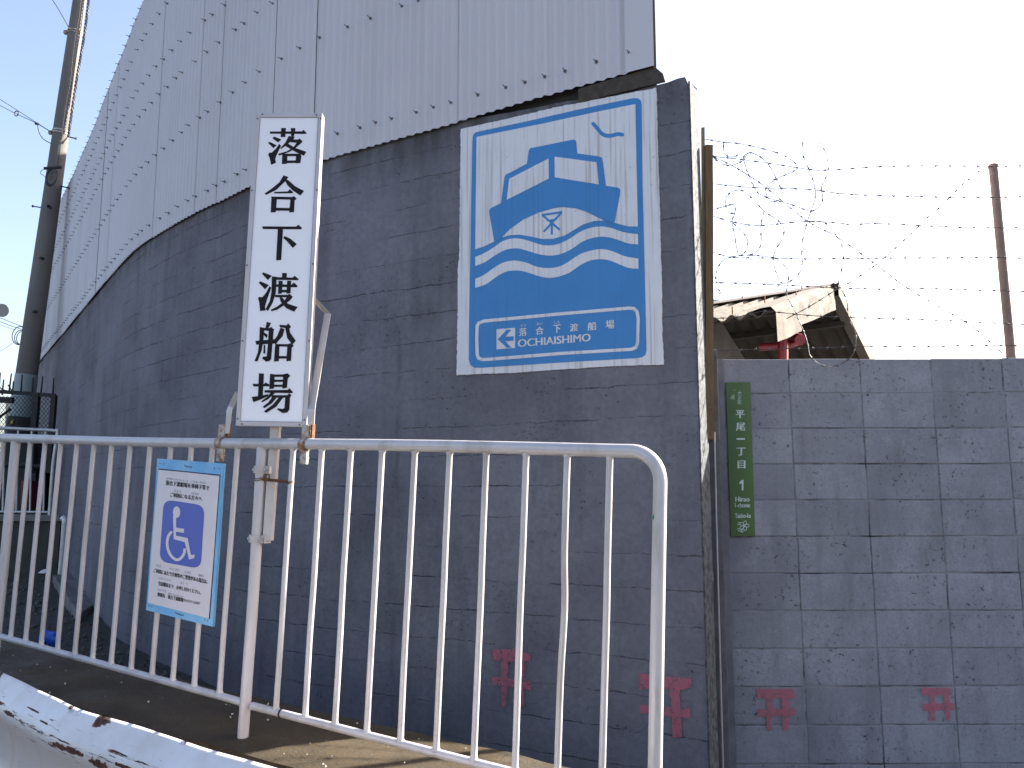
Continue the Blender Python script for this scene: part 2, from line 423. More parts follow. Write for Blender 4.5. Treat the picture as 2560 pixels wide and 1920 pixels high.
# pale paint strip on the chipped end of the wall
e = MB(); A = []; B = []
for k in range(120):
    z = .0 + k * 3.63 / 119
    A.append(wallpt(.004 + .006 * noise.noise((z * 14, 2, 2)) - .0, z, .003)); B.append(wallpt(-.0045, z, -TH * .97 + .006 * noise.noise((z * 9, 7, 1))))
C0 = [wallpt(-.004, a.z, .003) for a in A]
e.strip(A, C0); e.strip(C0, B)
e.build('paint_strip', plain('pale_grey_paint', (.092, .102, .106), .95, 0, .3, 26, (.035, .035, .037), .8, 60, (1, 1, 1), (.4, .6)), cw)

# ---- painted mural
def cr(L, off=0, ox=1120, oy=180, sc=.47): return [wpx(ox + x * sc, oy + y * sc, off) for x, y in L]
def smooth2(P, n=5, closed=True): return [(v.x, v.y) for v in catmull([(x, y, 0) for x, y in P], n, closed)]
def densify(P, amp=0, step=12):
    out = []
    for i in range(len(P)):
        a = Vector((*P[i], 0)); b = Vector((*P[(i+1) % len(P)], 0)); n = max(1, int((b-a).length / step))
        for k in range(n):
            p = a.lerp(b, k / n); j = noise.noise((p.x * .11, p.y * .11, 1)) * amp + noise.noise((p.x * .35, p.y * .35, 5)) * amp * .6
            out.append((p.x + j, p.y + j * .8))
    return out
def stroke2(P, w, round_ends=True):
    P = [Vector((*p, 0)) for p in P]; Lf = []; Rt = []
    for i in range(len(P)):
        t = (P[min(i+1, len(P)-1)] - P[max(i-1, 0)]).normalized(); n = Vector((-t.y, t.x, 0)) * w / 2
        Lf.append(P[i] + n); Rt.append(P[i] - n)
    out = Lf[:]
    if round_ends:
        t = (P[-1] - P[-2]).normalized(); n = Vector((-t.y, t.x, 0))
        out += [P[-1] + (n * math.cos(a) + t * math.sin(a)) * w / 2 for a in [math.pi * k / 6 for k in range(1, 6)]]
    out += Rt[::-1]
    if round_ends:
        t = (P[0] - P[1]).normalized(); n = Vector((-t.y, t.x, 0))
        out += [P[0] + (n * math.cos(a) + t * math.sin(a)) * w / 2 for a in [math.pi * k / 6 for k in range(1, 6)]]
    return [(p.x, p.y) for p in out]

mural = MB()
mural.slab(cr(densify([(67,303),(330,245),(560,190),(820,140),(1108,83),(1112,250),(1118,480),(1125,700),(1130,900),(1137,1150),(1140,1400),(1148,1557),(900,1563),(600,1582),(350,1600),(150,1607),(45,1613),(50,1350),(52,1060),(60,960),(62,650),(66,450)], 3.5), .009), -WN * .012)
mural_o = mural.build('ferry_mural', M_WHITE, cw)
mural_o['label'] = 'white and blue painted ferry sign with boat, waves and arrow'
bl = MB(); bl.poly(cr([(130,360),(133,335),(145,322),(170,315),(420,262),(700,198),(985,139),(1010,140),(1025,150),(1030,170),(1035,600),(1045,1000),(1056,1480),(1050,1505),(1030,1518),(1000,1522),(600,1545),(180,1573),(140,1573),(118,1558),(110,1530),(112,1300),(120,900),(125,600)], .0105))
bl.build('blue_field', M_BLUE, mural_o)
wv = MB()
wv.poly(cr([(152,345),(500,275),(800,210),(997,170),(1003,500),(1010,822),(960,821),(920,812),(885,802),(830,790),(780,792),(720,810),(670,840),(620,870),(560,887),(500,888),(440,875),(380,865),(330,868),(285,880),(240,905),(190,928),(145,943),(148,640)], .012))
T = smooth2([(145,983),(190,965),(240,935),(290,900),(345,885),(400,890),(450,905),(500,920),(550,922),(600,910),(650,885),(700,852),(760,828),(820,822),(870,830),(920,848),(965,858),(1010,862)], 3, False)
Bt = smooth2([(1012,917),(960,912),(910,895),(860,880),(810,876),(760,885),(710,905),(660,940),(600,968),(540,977),(480,968),(420,950),(370,938),(310,945),(250,975),(200,1010),(145,1032)], 3, False)
wv.poly(cr(T + Bt, .012))
T = smooth2([(145,1100),(190,1080),(240,1045),(290,1015),(350,1003),(410,1012),(470,1035),(530,1043),(590,1035),(640,1010),(700,970),(760,950),(820,942),(880,955),(940,980),(1012,992)], 3, False)
Bt = smooth2([(1014,1047),(960,1042),(900,1018),(850,1000),(800,996),(750,1005),(700,1030),(650,1065),(600,1085),(540,1095),(480,1085),(420,1065),(360,1055),(300,1065),(250,1095),(200,1130),(145,1148)], 3, False)
wv.poly(cr(T + Bt, .012))
bord = [(155,1350),(165,1335),(190,1325),(590,1287),(960,1256),(990,1258),(1005,1275),(1012,1310),(1008,1440),(1000,1465),(975,1475),(600,1497),(230,1527),(185,1530),(162,1522),(155,1500),(153,1420)]
for i in range(len(bord)):
    wv.poly(cr(stroke2([bord[i], bord[(i+1) % len(bord)]], 17), .012 + i * .00005))
wv.poly(cr([(258,1368),(357,1360),(357,1468),(258,1475)], .012))
wv.build('white_pattern', M_WHITE, mural_o)
bo = MB()
bo.poly(cr([(245,900),(218,740),(225,725),(282,697),(300,560),(308,545),(330,535),(420,487),(430,415),(438,405),(455,402),(660,360),(676,360),(682,370),(688,433),(800,448),(818,455),(825,480),(840,605),(905,615),(916,625),(915,650),(885,805),(830,790),(800,775),(740,745),(680,725),(610,718),(560,725),(480,748),(400,785),(330,835),(285,880)], .0135))
bo.poly(cr(stroke2(smooth2([(772,275),(795,300),(815,325),(840,338),(870,338),(900,330),(927,333)], 3, False), 20), .0135))
for k, (a, b) in enumerate([((498,761),(607,745)), ((501,760),(595,840)), ((604,747),(508,850)), ((552,783),(552,865)), ((527,790),(580,783))]):
    bo.poly(cr(stroke2([a, b], 11 if k < 4 else 7, False), .0135 + k * .0001))
bo.poly(cr([(264,1422),(314,1370),(337,1371),(303,1409),(349,1405),(349,1429),(303,1432),(339,1466),(314,1467)], .0135))
bo.build('blue_boat', M_BLUE, mural_o)
wi = MB()
wi.poly(cr([(325,568),(535,460),(536,567),(312,680)], .015)); wi.poly(cr([(567,450),(790,480),(803,598),(568,560)], .015))
wi.build('boat_window', M_WHITE, mural_o)

def glyph(string, bold=0.0):
    cu = bpy.data.curves.new('text', 'FONT'); cu.body = string; cu.size = 1; cu.offset = bold; cu.resolution_u = 3; cu.fill_mode = 'FRONT'
    o = bpy.data.objects.new('text', cu); COL.objects.link(o)
    bpy.context.view_layer.update()
    dg = bpy.context.evaluated_depsgraph_get(); me = bpy.data.meshes.new_from_object(o.evaluated_get(dg))
    vs = [v.co.copy() for v in me.vertices]; fs = [tuple(p.vertices) for p in me.polygons]
    bpy.data.objects.remove(o); bpy.data.curves.remove(cu); bpy.data.meshes.remove(me)
    return vs, fs
def letters(string, q, put, bold, mt, par):
    m = MB(); text_quad(m, string, q, put, bold); return m.build('lettering', mt, par)
def text_quad(mb, string, q, put, bold=0.0):
    """q: TL, TR, BR, BL of the lettering; put maps that 2-D place to the surface"""
    vs, fs = glyph(string, 0)
    if not vs: return
    reps = [0] if bold <= .004 else [-bold, bold, 0]
    x0 = min(v.x for v in vs); x1 = max(v.x for v in vs); y0 = min(v.y for v in vs); y1 = max(v.y for v in vs)
    q = [Vector(p) for p in q]; hq = (q[0] - q[3]).length
    o = put(q[3].x, q[3].y); nrm = (put(q[2].x, q[2].y) - o).cross(put(q[0].x, q[0].y) - o).normalized()
    for i, sh in enumerate(reps):
        out = []
        for v in vs:
            a = (v.x - x0) / max(x1 - x0, 1e-6); b = (v.y - y0) / max(y1 - y0, 1e-6)
            t = q[0].lerp(q[1], a); d = q[3].lerp(q[2], a); p = d.lerp(t, b); out.append(put(p.x + sh * hq, p.y) + nrm * (.00012 * i))
        mb.add(out, fs)
def box_q(x0, y0, x1, y1, sl=0): return [(x0, y0), (x1, y0 + sl * (x1-x0)), (x1, y1 + sl * (x1-x0)), (x0, y1)]

tx = MB(); pm = lambda x, y: wpx(1160 + x * .226, 740 + y * .226, .0122)
for ch, x0, y0, x1, y1 in (('落',612,357,692,447),('合',795,345,878,430),('下',990,322,1068,412),('渡',1172,308,1262,395),('船',1368,292,1465,384),('場',1568,272,1662,366)):
    text_quad(tx, ch, box_q(x0, y0, x1, y1, -.1), pm, .03)
for st, x0, y0, x1, y1 in (('おち',625,315,688,342),('あい',805,295,870,323),('しも',1000,277,1062,307)):
    text_quad(tx, st, box_q(x0, y0, x1, y1, -.08), pm, 0)
text_quad(tx, 'OCHIAISHIMO', [(598,482),(1398,413),(1398,500),(598,566)], pm, .04)
tx.build('lettering', M_WHITE, mural_o)

# painted gate marks on both walls
def mark(polys, put, par):
    m = MB()
    for i, P in enumerate(polys):
        off = .002 + i * .0008
        m.poly([put(x, y, off) for x, y in densify(P, 5, 16)])
    m.build('painted_gate_mark', M_MARK, par)
pw = lambda x, y, o: wpx(800 + x * .4521, 1450 + y * .4521, o + .006)
mark([[(945,385),(1080,378),(1165,415),(1160,450),(960,445)], [(950,535),(1168,560),(1165,607),(955,580)], [(1002,440),(1040,445),(1030,700),(1005,708)], [(1096,445),(1130,445),(1128,700),(1098,700)]], pw, cw)
mark([[(1760,515),(1900,533),(2050,545),(2052,592),(2000,606),(1810,598),(1763,607)], [(1765,685),(1900,702),(2050,712),(2045,765),(1900,750),(1765,735)], [(1938,596),(1988,600),(2002,865),(1950,878)], [(1826,596),(1872,596),(1868,850),(1828,850)]], pw, cw)

# ------------------------------------------------------------------ clad building on top of the wall
cb = thing('clad_building', 'curved white corrugated sheet building rising above the concrete wall', 'building', wallpt(.1, 0))
EAVE = 6.0
def eave(s): return EAVE + (.26 + min((5.4 - s) * .09, .5) if s < 5.4 else max(0, .26 * (1 - (s - 5.4) / 3.4) ** 1.2 if s < 8.8 else 0))
seams = [SO + q for q in (-.003, .486, 1.094, 1.692, 2.256, 2.688, 3.05, 3.42, 3.78, 4.2, 4.62)]
while seams[-1] < S_END - 1: seams.append(seams[-1] + .62)
PIT = .0635
for i in range(len(seams) - 1):
    a = seams[i] + (.0012 if i in (4, 5) else 0); b = seams[i+1] + (-.0012 if i in (3, 4) else .012)
    top = []; bot = []; uvs = []; n = max(8, int((b - a) / (PIT / (8 if a < 6 else 5))))
    lift = .003 * ((i * 7) % 3)
    for k in range(n + 1):
        s = a + (b - a) * k / n; off = .019 + lift + .0075 * math.cos(2 * math.pi * s / PIT)
        bot.append(wallpt(s, clad_bottom(s) + .003 * math.sin(i * 2.1), off)); top.append(wallpt(s, eave(s), off)); uvs.append(s)
    m = MB(); m.strip(bot, top); o = m.build('cladding_sheet', M_CLAD, cb, smooth=True)
    uvl = o.data.uv_layers.new(name='UVMap'); nn = len(bot)
    for lp in o.data.loops:
        vi = lp.vertex_index; uvl.data[lp.index].uv = (uvs[vi % nn], 3.7 if vi < nn else EAVE)
# backing wall coloured dark as the shade behind the sheets, and the roof
m = MB(); sl = [i * .15 + SO - .14 for i in range(int((S_END) / .15))]
m.strip([wallpt(s, 3.5, -.03) for s in sl], [wallpt(s, eave(s) - .01, -.03) for s in sl])
m.build('backing_wall', plain('shade_dark_backing', (.03, .027, .025), .9), cb)
m = MB(); m.strip([wallpt(s, eave(s) - .004, .012) for s in sl], [wallpt(s, eave(s) + 3.5, -5.2) for s in sl])  # roof out of view, pitched steep to raise its shadow on the pole
m.build('roof', M_CLAD, cb)
m = MB()
c0 = wallpt(SO - .148, 3.748, .034); c1 = wallpt(SO + 0.012, 3.748, .034)
far = c0 + Vector((.55, 5.4, 0)) * .9
up = Vector((0, 0, eave(SO) - 3.748))
m.add([c1, c0, far, c1 + up, c0 + up, far + up + Vector((0, 0, 2.4))], [(0, 1, 4, 3), (1, 2, 5, 4)])
m.build('corner_flashing', M_CLAD, cb)
m = MB()  # ledge board under the corner, stain and overhang shade both in its colour
m.slab([wallpt(SO - .20, 3.655, .003), wallpt(SO - .19, 3.70, .003), wallpt(SO - .145, 3.752, .003), wallpt(SO + .06, 3.745, .003), wallpt(SO + .30, 3.735, .003), wallpt(SO + .30, 3.655, .003)], WN * .012)
m.build('ledge_board', plain('stained_shaded_ledge', (.07, .055, .042), .9, 0, .5, 18, (.03, .025, .02), .5, 60), cb)
# hook bolts
def bolt_mesh():
    b = MB(); b.tube([(0, 0, .0), (0, 0, .003)], .0108, 12); b.tube([(0, 0, .003), (0, 0, .008)], .006, 6); b.tube([(0, 0, .006), (0, 0, .034)], .003, 6)
    return b
bm0 = bolt_mesh(); bolts = []
def lerp_row(s, zr, zl):
    f = min(max((s - 2.2) / 2.2, 0), 1); return zr + (zl - zr) * f
rows = [(3.862, 3.80), (4.60, 4.42), (5.05, 4.98), (5.33, 5.29), (5.66, 5.63), (5.97, 5.94)]
for r, (zr, zl) in enumerate(rows):
    s = SO - .02 if r == 0 else SO + .1; k = 0
    while s < S_END - .5:
        sb = round(s / PIT) * PIT
        z = lerp_row(s - SO, zr - .012 * max(0, min(s - SO, 2.2)), zl) + random.uniform(-.006, .006)
        if r == 5: z = eave(sb) - .035
        if r == 4: z += (eave(sb) - EAVE) * .6
        bolts.append((sb, z)); s += PIT * random.choice((3, 3, 3, 3, 2, 4)) if s < 6 else PIT * 3
def bolt_matrix(s, z):
    p, d, n = plan(s); n = Vector((d.y, -d.x, 0)); n = -n if n.y > 0 else n
    q = (n + Vector((random.uniform(-.12, .12), random.uniform(-.1, .1), random.uniform(-.1, .12)))).to_track_quat('Z', 'Y').to_matrix().to_4x4()
    return Matrix.Translation(wallpt(s, z, .029)) @ q
def in_view(p):
    q = p - EYE; d = q.dot(FW); return d > 0 and abs(q.x / d) < 1290 / FPX and abs(q.dot(UPV) / d) < 970 / FPX
vis = [(b, bolt_matrix(*b)) for b in bolts]
vis = [(b, M) for b, M in vis if in_view(M.translation)]
vis.sort(key=lambda t: (t[1].translation - EYE).length)
Lb = world_loc(cb); first = None
for b, M in vis[:100]:
    if first is None:
        first = bm0.build('hook_bolt', M_BOLT, None); o = first
    else:
        o = first.copy(); COL.objects.link(o)
    o.parent = cb; o.matrix_local = Matrix.Translation(-Lb) @ M
rest = MB()
for b, M in vis[100:]:
    rest.add([M @ v for v in bm0.v], bm0.f)
o = rest.build('hook_bolts', M_BOLT, cb); o['kind'] = 'stuff'

# ------------------------------------------------------------------ block wall
BY = 4.6
bw = thing('block_wall', 'grey concrete block wall with stacked joints, topped by barbed wire', 'wall', (2.6, BY, 0))
m = MB(); TILT = .004; rng = random.Random(3)
for r in range(13):
    z1 = 2.25 - .1975 * r if r else 2.25; hh = .191
    for c in range(-1, 12):
        x0 = 1.17 + (.40 * c + .4) - .0 ; x1 = x0 + .394
        xs = .0013 * r
        x0 += .0 + xs; x1 += xs
        x0 = max(x0, 1.19)
        if x1 - x0 < .05: continue
        x0 -= .012; x1 -= .012
        top = z1 + TILT * (x0 - 2) + rng.uniform(-.002, .002)
        m.box(((x0 + x1) / 2, BY + .06 + rng.uniform(-.0025, .0025), top - hh / 2), (x1 - x0, .12, hh), Matrix.Rotation(rng.uniform(-.003, .003), 3, 'Y'))
m.build('block', BLOCK, bw, bevel=.005).name = 'blocks'
m = MB(); m.box((3.5, BY + .06, 1.12), (5.0, .113, 2.236)); m.build('mortar_joint', plain('dark_mortar', (.2, .195, .21), .95, 0, .4, 5, (.025, .024, .025), .5, 80, (.8, 1, 1.6), (.46, .66)), bw)
m = MB(); A = []; B = []
for k in range(60):
    z = k * 2.245 / 59; A.append((1.03, BY - .01, z)); B.append((1.185 + .006 * noise.noise((z * 8, 1, 1)), BY - .012 + .004 * noise.noise((z * 6, 3, 2)), z))
m.strip(A, B); m.add([(1.03, BY - .01, 2.246), (1.185, BY - .01, 2.246), (1.185, BY + .11, 2.246), (1.03, BY + .11, 2.246)], [(0, 1, 2, 3)])
m.build('mortar_fill', M_MORTAR, bw)
m = MB(); m.box((1.036, 4.42, 1.115), (.062, .35, 2.25)); m.build('corner_pier', plain('grimy_mortar', (.10, .10, .11), .9, 0, .5, 9, (.045, .045, .048), .6, 50), bw, bevel=.006)
pb = lambda x, y, o: at(1660 + x * .4069, 1400 + y * .4069, BY - o - .003)
mark([[(570,790),(800,790),(802,850),(572,850)], [(575,915),(808,910),(805,955),(578,962)], [(630,846),(668,848),(665,1048),(632,1050)], [(722,848),(772,846),(770,1045),(730,1048)]], pb, bw)
mark([[(1580,785),(1765,785),(1770,830),(1585,830)], [(1590,885),(1785,880),(1785,922),(1592,928)], [(1630,828),(1665,828),(1670,985),(1632,990)], [(1715,828),(1755,826),(1760,985),(1728,985)]], pb, bw)

# thin conduit and the timbers in the corner
cd = MB(); cd.tube([at(1786, 1080, 4.235), at(1791, 1300, 4.235), at(1799, 1600, 4.23), at(1808, 1930, 4.225)], .0045, 8)
tag(cd.build('conduit', plain('pale_conduit', (.36, .34, .34), .5), None, True, at(1808, 1930, 4.225)), 'thin pale vertical conduit in the corner between concrete wall and block wall', 'conduit')
def plank(name, mt, px, Y, w, t, label, cat):
    p0 = at(*px[0], Y); p1 = at(*px[1], Y); ax = (p1 - p0).normalized(); sx = Vector((1, 0, 0)); sx = (sx - ax * sx.dot(ax)).normalized(); sy = ax.cross(sx)
    m = MB(); n = 24; pr = []
    for k in range(n + 1):
        c = p0.lerp(p1, k / n); j = noise.noise((c.z * 5, w * 90, 2)) * .0016
        pr.append([c + sx * (-w/2 + j) + sy * -t/2, c + sx * (w/2 + j) + sy * -t/2, c + sx * (w/2 + j) + sy * t/2, c + sx * (-w/2 + j) + sy * t/2])
    vs = [v for q in pr for v in q]; f = [(i*4+a, i*4+(a+1) % 4, i*4+4+(a+1) % 4, i*4+4+a) for i in range(n) for a in range(4)] + [(3, 2, 1, 0), (n*4, n*4+1, n*4+2, n*4+3)]
    m.add(vs, f); return tag(m.build(name, mt, None, False, p1), label, cat)
plank('timber_post', M_WOOD, [(1771, 365), (1773, 1099)], 4.215, .040, .036, 'brown square timber post in the corner holding barbed wire ends', 'post')
plank('timber_batten', M_WOODP, [(1757, 320), (1761, 985)], 4.225, .016, .02, 'narrow sunlit pale batten between wall end and brown timber post', 'batten')
# steel post
sp = thing('steel_post', 'brown round steel fence post standing on the block wall, holding barbed wire', 'post', at(2529, 900, 4.66))
m = MB(); a = at(2529, 903, 4.66); b = at(2483.5, 418, 4.66); m.tube([a.lerp(b, k / 12) for k in range(13)], .0255, 16); m.build('shaft', M_POST, sp, True)
m = MB(); dd = (b - a).normalized(); m.tube([b - dd * .002, b + dd * .012, b + dd * .02], [.029, .029, .018], 16); m.build('cap', M_POST, sp, True)

# ------------------------------------------------------------------ barbed wire
def c7(x, y, dy=0): return at(1700 + x * .3888, 300 + y * .3888, 4.55 + dy)
def barbed(P, label, group, depth=lambda i, n: 0.0, r=.0021):
    n = len(P); pts = catmull([c7(x, y, depth(i, n)) for i, (x, y) in enumerate(P)], 8)
    m = MB(); L = [0]
    for i in range(1, len(pts)): L.append(L[-1] + (pts[i] - pts[i-1]).length)
    # two twisted strands
    tot = L[-1]; N = max(12, int(tot / .02)); cen = []; j = 0
    for k in range(N + 1):
        d = tot * k / N
        while j < len(L) - 2 and L[j+1] < d: j += 1
        f = (d - L[j]) / max(L[j+1] - L[j], 1e-9); cen.append(pts[j].lerp(pts[j+1], min(max(f, 0), 1)))
    for ph in (0, math.pi):
        q = []
        for k, c in enumerate(cen):
            t = (cen[min(k+1, N)] - cen[max(k-1, 0)]).normalized(); a = t.orthogonal().normalized(); b = t.cross(a); w = ph + k * .9
            q.append(c + (a * math.cos(w) + b * math.sin(w)) * .0013)
        m.tube(q, r * .72, 5)
    st = max(1, int(.098 / (tot / N)))
    for k in range(random.randint(1, st), N, st):
        c = cen[k]; t = (cen[min(k+1, N)] - cen[max(k-1, 0)]).normalized(); a = t.orthogonal().normalized(); b = t.cross(a)
        m.tube([c - t * .007, c + t * .007], .0042, 6)
        for sg in (1, -1):
            w = random.uniform(0, 6.28); v = (a * math.cos(w) + b * math.sin(w)) * .013 + t * sg * .006
            m.tube([c - v + t * sg * .004, c + v + t * sg * .004], .0013, 4)
    return tag(m.build('barbed_wire', M_WIRE, None, False, pts[0]), label, 'barbed wire', group)
GS = 'taut barbed wire strands'; GL = 'loose barbed wire coils'
barbed([(170,195),(204,230),(410,255),(650,290),(830,318),(960,322),(1270,300),(1580,295),(2000,297),(2320,293)], 'topmost taut strand, tied at the very top of the brown steel post', GS)
barbed([(160,400),(204,410),(480,435),(800,445),(1100,478),(1600,494),(1890,500),(2320,490)], 'second taut strand from the top of the brown steel post', GS)
barbed([(160,600),(340,655),(520,678),(820,650),(1030,664),(1120,675),(1240,665),(1540,678),(1890,693),(2320,690)], 'third taut strand from the top of the brown steel post', GS)
barbed([(170,830),(320,880),(600,888),(820,893),(1350,888),(1740,886),(2040,884),(2320,893)], 'fourth taut strand, halfway up the brown steel post', GS)
barbed([(150,1045),(400,1050),(730,1065),(1030,1080),(1360,1088),(1460,1080),(1780,1090),(2320,1105)], 'fifth taut strand, just above the shed roof ridge', GS)
barbed([(160,1275),(340,1270),(480,1240),(560,1230),(760,1250),(920,1262),(1240,1275),(1660,1287),(2320,1322)], 'sixth taut strand, crossing in front of the shed roof', GS)
barbed([(160,1488),(400,1478),(630,1470),(890,1467),(1170,1455),(1580,1458),(1880,1450),(2320,1452)], 'lowest taut strand, just above the block wall top', GS)
dj = lambda i, n: .05 * math.sin(i * 1.7)
barbed([(150,120),(280,143),(400,155),(600,203),(700,245),(755,312),(620,378),(555,435),(560,490),(590,525),(630,520)], 'loose strand drooping from the wall top and doubling back left', GL, dj)
barbed([(190,225),(330,290),(470,375),(560,440),(820,650),(1010,752),(1260,930),(1460,1078),(1660,1197),(1860,1315),(2020,1450),(2110,1535)], 'long diagonal strand falling right to the foot of the steel post', GL, dj)
barbed([(1960,300),(1880,365),(1800,430),(1680,553),(1600,620),(1540,680),(1410,800),(1280,915),(1120,1028),(1020,1082),(840,1195),(680,1280)], 'long diagonal strand rising right from the shed gable to the post top', GL, dj)
barbed([(350,600),(305,590),(300,490),(390,450),(480,520),(540,585),(650,665),(665,745),(600,880),(640,1030),(695,1045),(780,960),(785,800),(820,650),(870,500),(860,400),(830,318),(785,205),(800,110)], 'big loose loop hanging left of centre with an upright free end', GL, dj)
barbed([(210,580),(270,560),(350,545),(350,610),(335,650),(355,760),(380,870),(430,830),(425,750),(340,660)], 'small tight loop beside the brown timber post', GL, dj)
barbed([(885,120),(940,215),(955,325),(910,430),(915,520),(850,585),(720,545),(540,490),(480,435),(410,255),(440,210)], 'wide loop curling between the first and third taut strands', GL, dj)
barbed([(280,150),(285,215),(330,238),(380,220),(410,180)], 'short bent scrap of wire near the wall top', GL, dj)
barbed([(204,235),(300,292),(400,265),(450,210),(555,268),(620,378),(660,468)], 'short curl ending in mid air under the topmost strand', GL, dj)
barbed([(820,655),(930,660),(1015,755),(1050,840),(1045,940),(1020,1050),(1070,1150),(1085,1275),(1130,1380),(1110,1510),(1020,1575),(920,1580),(840,1520),(810,1400),(740,1230),(685,1120),(695,1040),(690,960),(600,885),(430,870)], 'longest loop, sagging over the top course of the block wall', GL, lambda i, n: -.03 + .03 * math.sin(i))
barbed([(275,1145),(230,1020),(260,920),(330,880),(470,860),(520,800),(520,690),(540,585)], 'loose curl beside the timber post above the shed roof', GL, dj)

# ------------------------------------------------------------------ shed behind the block wall
DS = 6.5
apex = hit(2071, 724, (0, DS, 0), (0, 1, 0)); rdir = Vector((-.77, .63, 0)).normalized(); fdir = Vector((-.63, -.77, 0)).normalized()
SLF = .317; SLR = .57; LF = 1.28; LR = 2.2; RL = 3.2
sh = thing('shed', 'low shed with weathered corrugated roof behind the block wall', 'shed', (apex.x - .5, apex.y, 0))
def roof_pt(a, b, side, dz=0):       # a along ridge, b down the slope (horizontal metres)
    f = fdir if side > 0 else -fdir
    return apex + rdir * a + f * b + Vector((0, 0, -(SLF if side > 0 else SLR) * b + dz))
def corr_roof(side, length):
    m = MB(); nA = int(RL / .014); rowsb = [0.0, length * .25, length * .5, length * .75, length]
    P = [[roof_pt(RL * i / nA, b, side, .02 * math.cos(2 * math.pi * (RL * i / nA) / .13)) for i in range(nA + 1)] for b in rowsb]
    for i in range(len(rowsb) - 1): m.strip(P[i], P[i+1])
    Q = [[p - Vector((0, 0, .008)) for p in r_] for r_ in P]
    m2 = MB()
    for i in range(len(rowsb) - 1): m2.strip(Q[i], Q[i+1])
    m.strip(P[-1], Q[-1])
    m2.build('soffit', M_UNDERSHADE, sh, True)  # dark lining, the roof's shade is in its colour
    return m
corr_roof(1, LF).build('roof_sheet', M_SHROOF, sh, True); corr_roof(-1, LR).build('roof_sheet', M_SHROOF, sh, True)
m = MB(); A = []
for k in range(9):
    t = -1 + k / 4; A.append((abs(t) * .13 if True else 0, 1 if t >= 0 else -1, .05 - .012 * t * t))
prof = [roof_pt(0, b, sd_, z) for b, sd_, z in A]
m.strip([p - rdir * .05 for p in prof], [p + rdir * RL for p in prof]); m.build('ridge_cap', plain('grey_ridge_cap', (.16, .14, .13), .8, 0, .3, 6), sh, True)
# bent verge sheets hanging on the gable
m = MB()
def verge(b0, b1, drop, side, nudge):
    top = []; mid = []; low = []; inn = []
    for k in range(9):
        b = b0 + (b1 - b0) * k / 8
        inn.append(roof_pt(.16, b, side, .035)); top.append(roof_pt(-.02 - nudge, b, side, .04)); mid.append(roof_pt(-.055 - nudge, b, side, .0)); low.append(roof_pt(-.06 - nudge, b, side, -drop + .003 * math.sin(k)))
    m.strip(inn, top); m.strip(top, mid); m.strip(mid, low)
verge(.03, .86, .17, 1, 0); verge(.84, 1.3, .21, 1, .012)
m.build('verge_sheet', M_SHROOF, sh, True)
m = MB()
P = [[roof_pt(-.08, b, -1, .04), roof_pt(-.08, b, -1, -.06), roof_pt(.0, b, -1, -.06), roof_pt(.0, b, -1, .04)] for b in (0.0, LR * .5, LR)]
m.add([v for q in P for v in q], [(i*4+a, i*4+(a+1) % 4, i*4+4+(a+1) % 4, i*4+4+a) for i in range(2) for a in range(4)])
m.build('barge_board', plain('brown_barge', (.115, .1, .082), .85, 0, .3, 6), sh)  # brown board, close to the roof sheet colour
m = MB()
a0 = roof_pt(.95, LF - .22, 1, -.12); a1 = roof_pt(RL, LF - .22, 1, -.12); g1 = roof_pt(.95, .0, 1, -.1); a2 = roof_pt(.95, LR - .5, -1, -.12)
z0 = lambda p: Vector((p.x, p.y, 0))
m.add([a0, a1, z0(a1), z0(a0)], [(0, 1, 2, 3)]); m.add([a0, g1, a2, z0(a2), z0(a0)], [(0, 1, 2, 3, 4)])
m.build('wall', M_SHWALL, sh)
m = MB()
for b in (.25, .7): m.tube([roof_pt(.0, b, 1, -.06), roof_pt(RL, b, 1, -.06)], .03, 4)
for b in (.3, .9, 1.5): m.tube([roof_pt(-.02, b, -1, -.06), roof_pt(RL, b, -1, -.06)], .03, 4)
m.build('purlin', M_UNDERSHADE, sh)
for px in ((272, 505), (926, 400), (536, 535), (1304, 335), (655, 378), (1372, 268)):
    p = hit(1720 + px[0] * .208, 680 + px[1] * .208, roof_pt(.2, .4, 1), (fdir * SLF + Vector((0, 0, 1))))
    m = MB(); m.tube([p, p + Vector((0, 0, .012))], [.03, .008], 8); m.tube([p, p + Vector((0, 0, .07))], .005, 6); m.build('roof_bolt', M_RUST, sh)
# red drain pipe
c8 = lambda x, y, Y: at(1720 + x * .208, 680 + y * .208, Y)
rp = thing('red_drain_pipe', 'dark red plastic drain pipe with an elbow under the shed verge', 'pipe', c8(1140, 1120, 6.0))
m = MB(); m.tube([c8(1140, 1130, 6.0), c8(1140, 960, 6.0), c8(1140, 760, 6.0)], .038, 16); m.build('downpipe', M_RED, rp, True)
m = MB(); m.tube(catmull([c8(850, 905, 6.05), c8(1000, 895, 6.03), c8(1140, 885, 6.02), c8(1260, 860, 6.04), c8(1330, 835, 6.08)], 6), .028, 14); m.build('branch_pipe', M_RED, rp, True)
m = MB(); m.tube([c8(1200, 740, 6.15), c8(1340, 810, 5.95)], .036, 16); m.tube([c8(1330, 803, 5.97), c8(1352, 815, 5.93)], .041, 16); m.build('elbow', M_RED, rp, True)
# far bluish roof beyond the shed
fr = thing('distant_roof', 'pale bluish far roof glimpsed over the shed ridge beside the timber post', 'building', at(1790, 800, 40))
m = MB(); P = [at(1700, 738, 40), at(1782, 748, 40), at(1840, 757, 40), at(1848, 790, 40), at(1848, 1200, 40), at(1700, 1200, 40)]; m.slab(P, (0, 6, 0)); m.build('roof', M_ROOFT, fr)

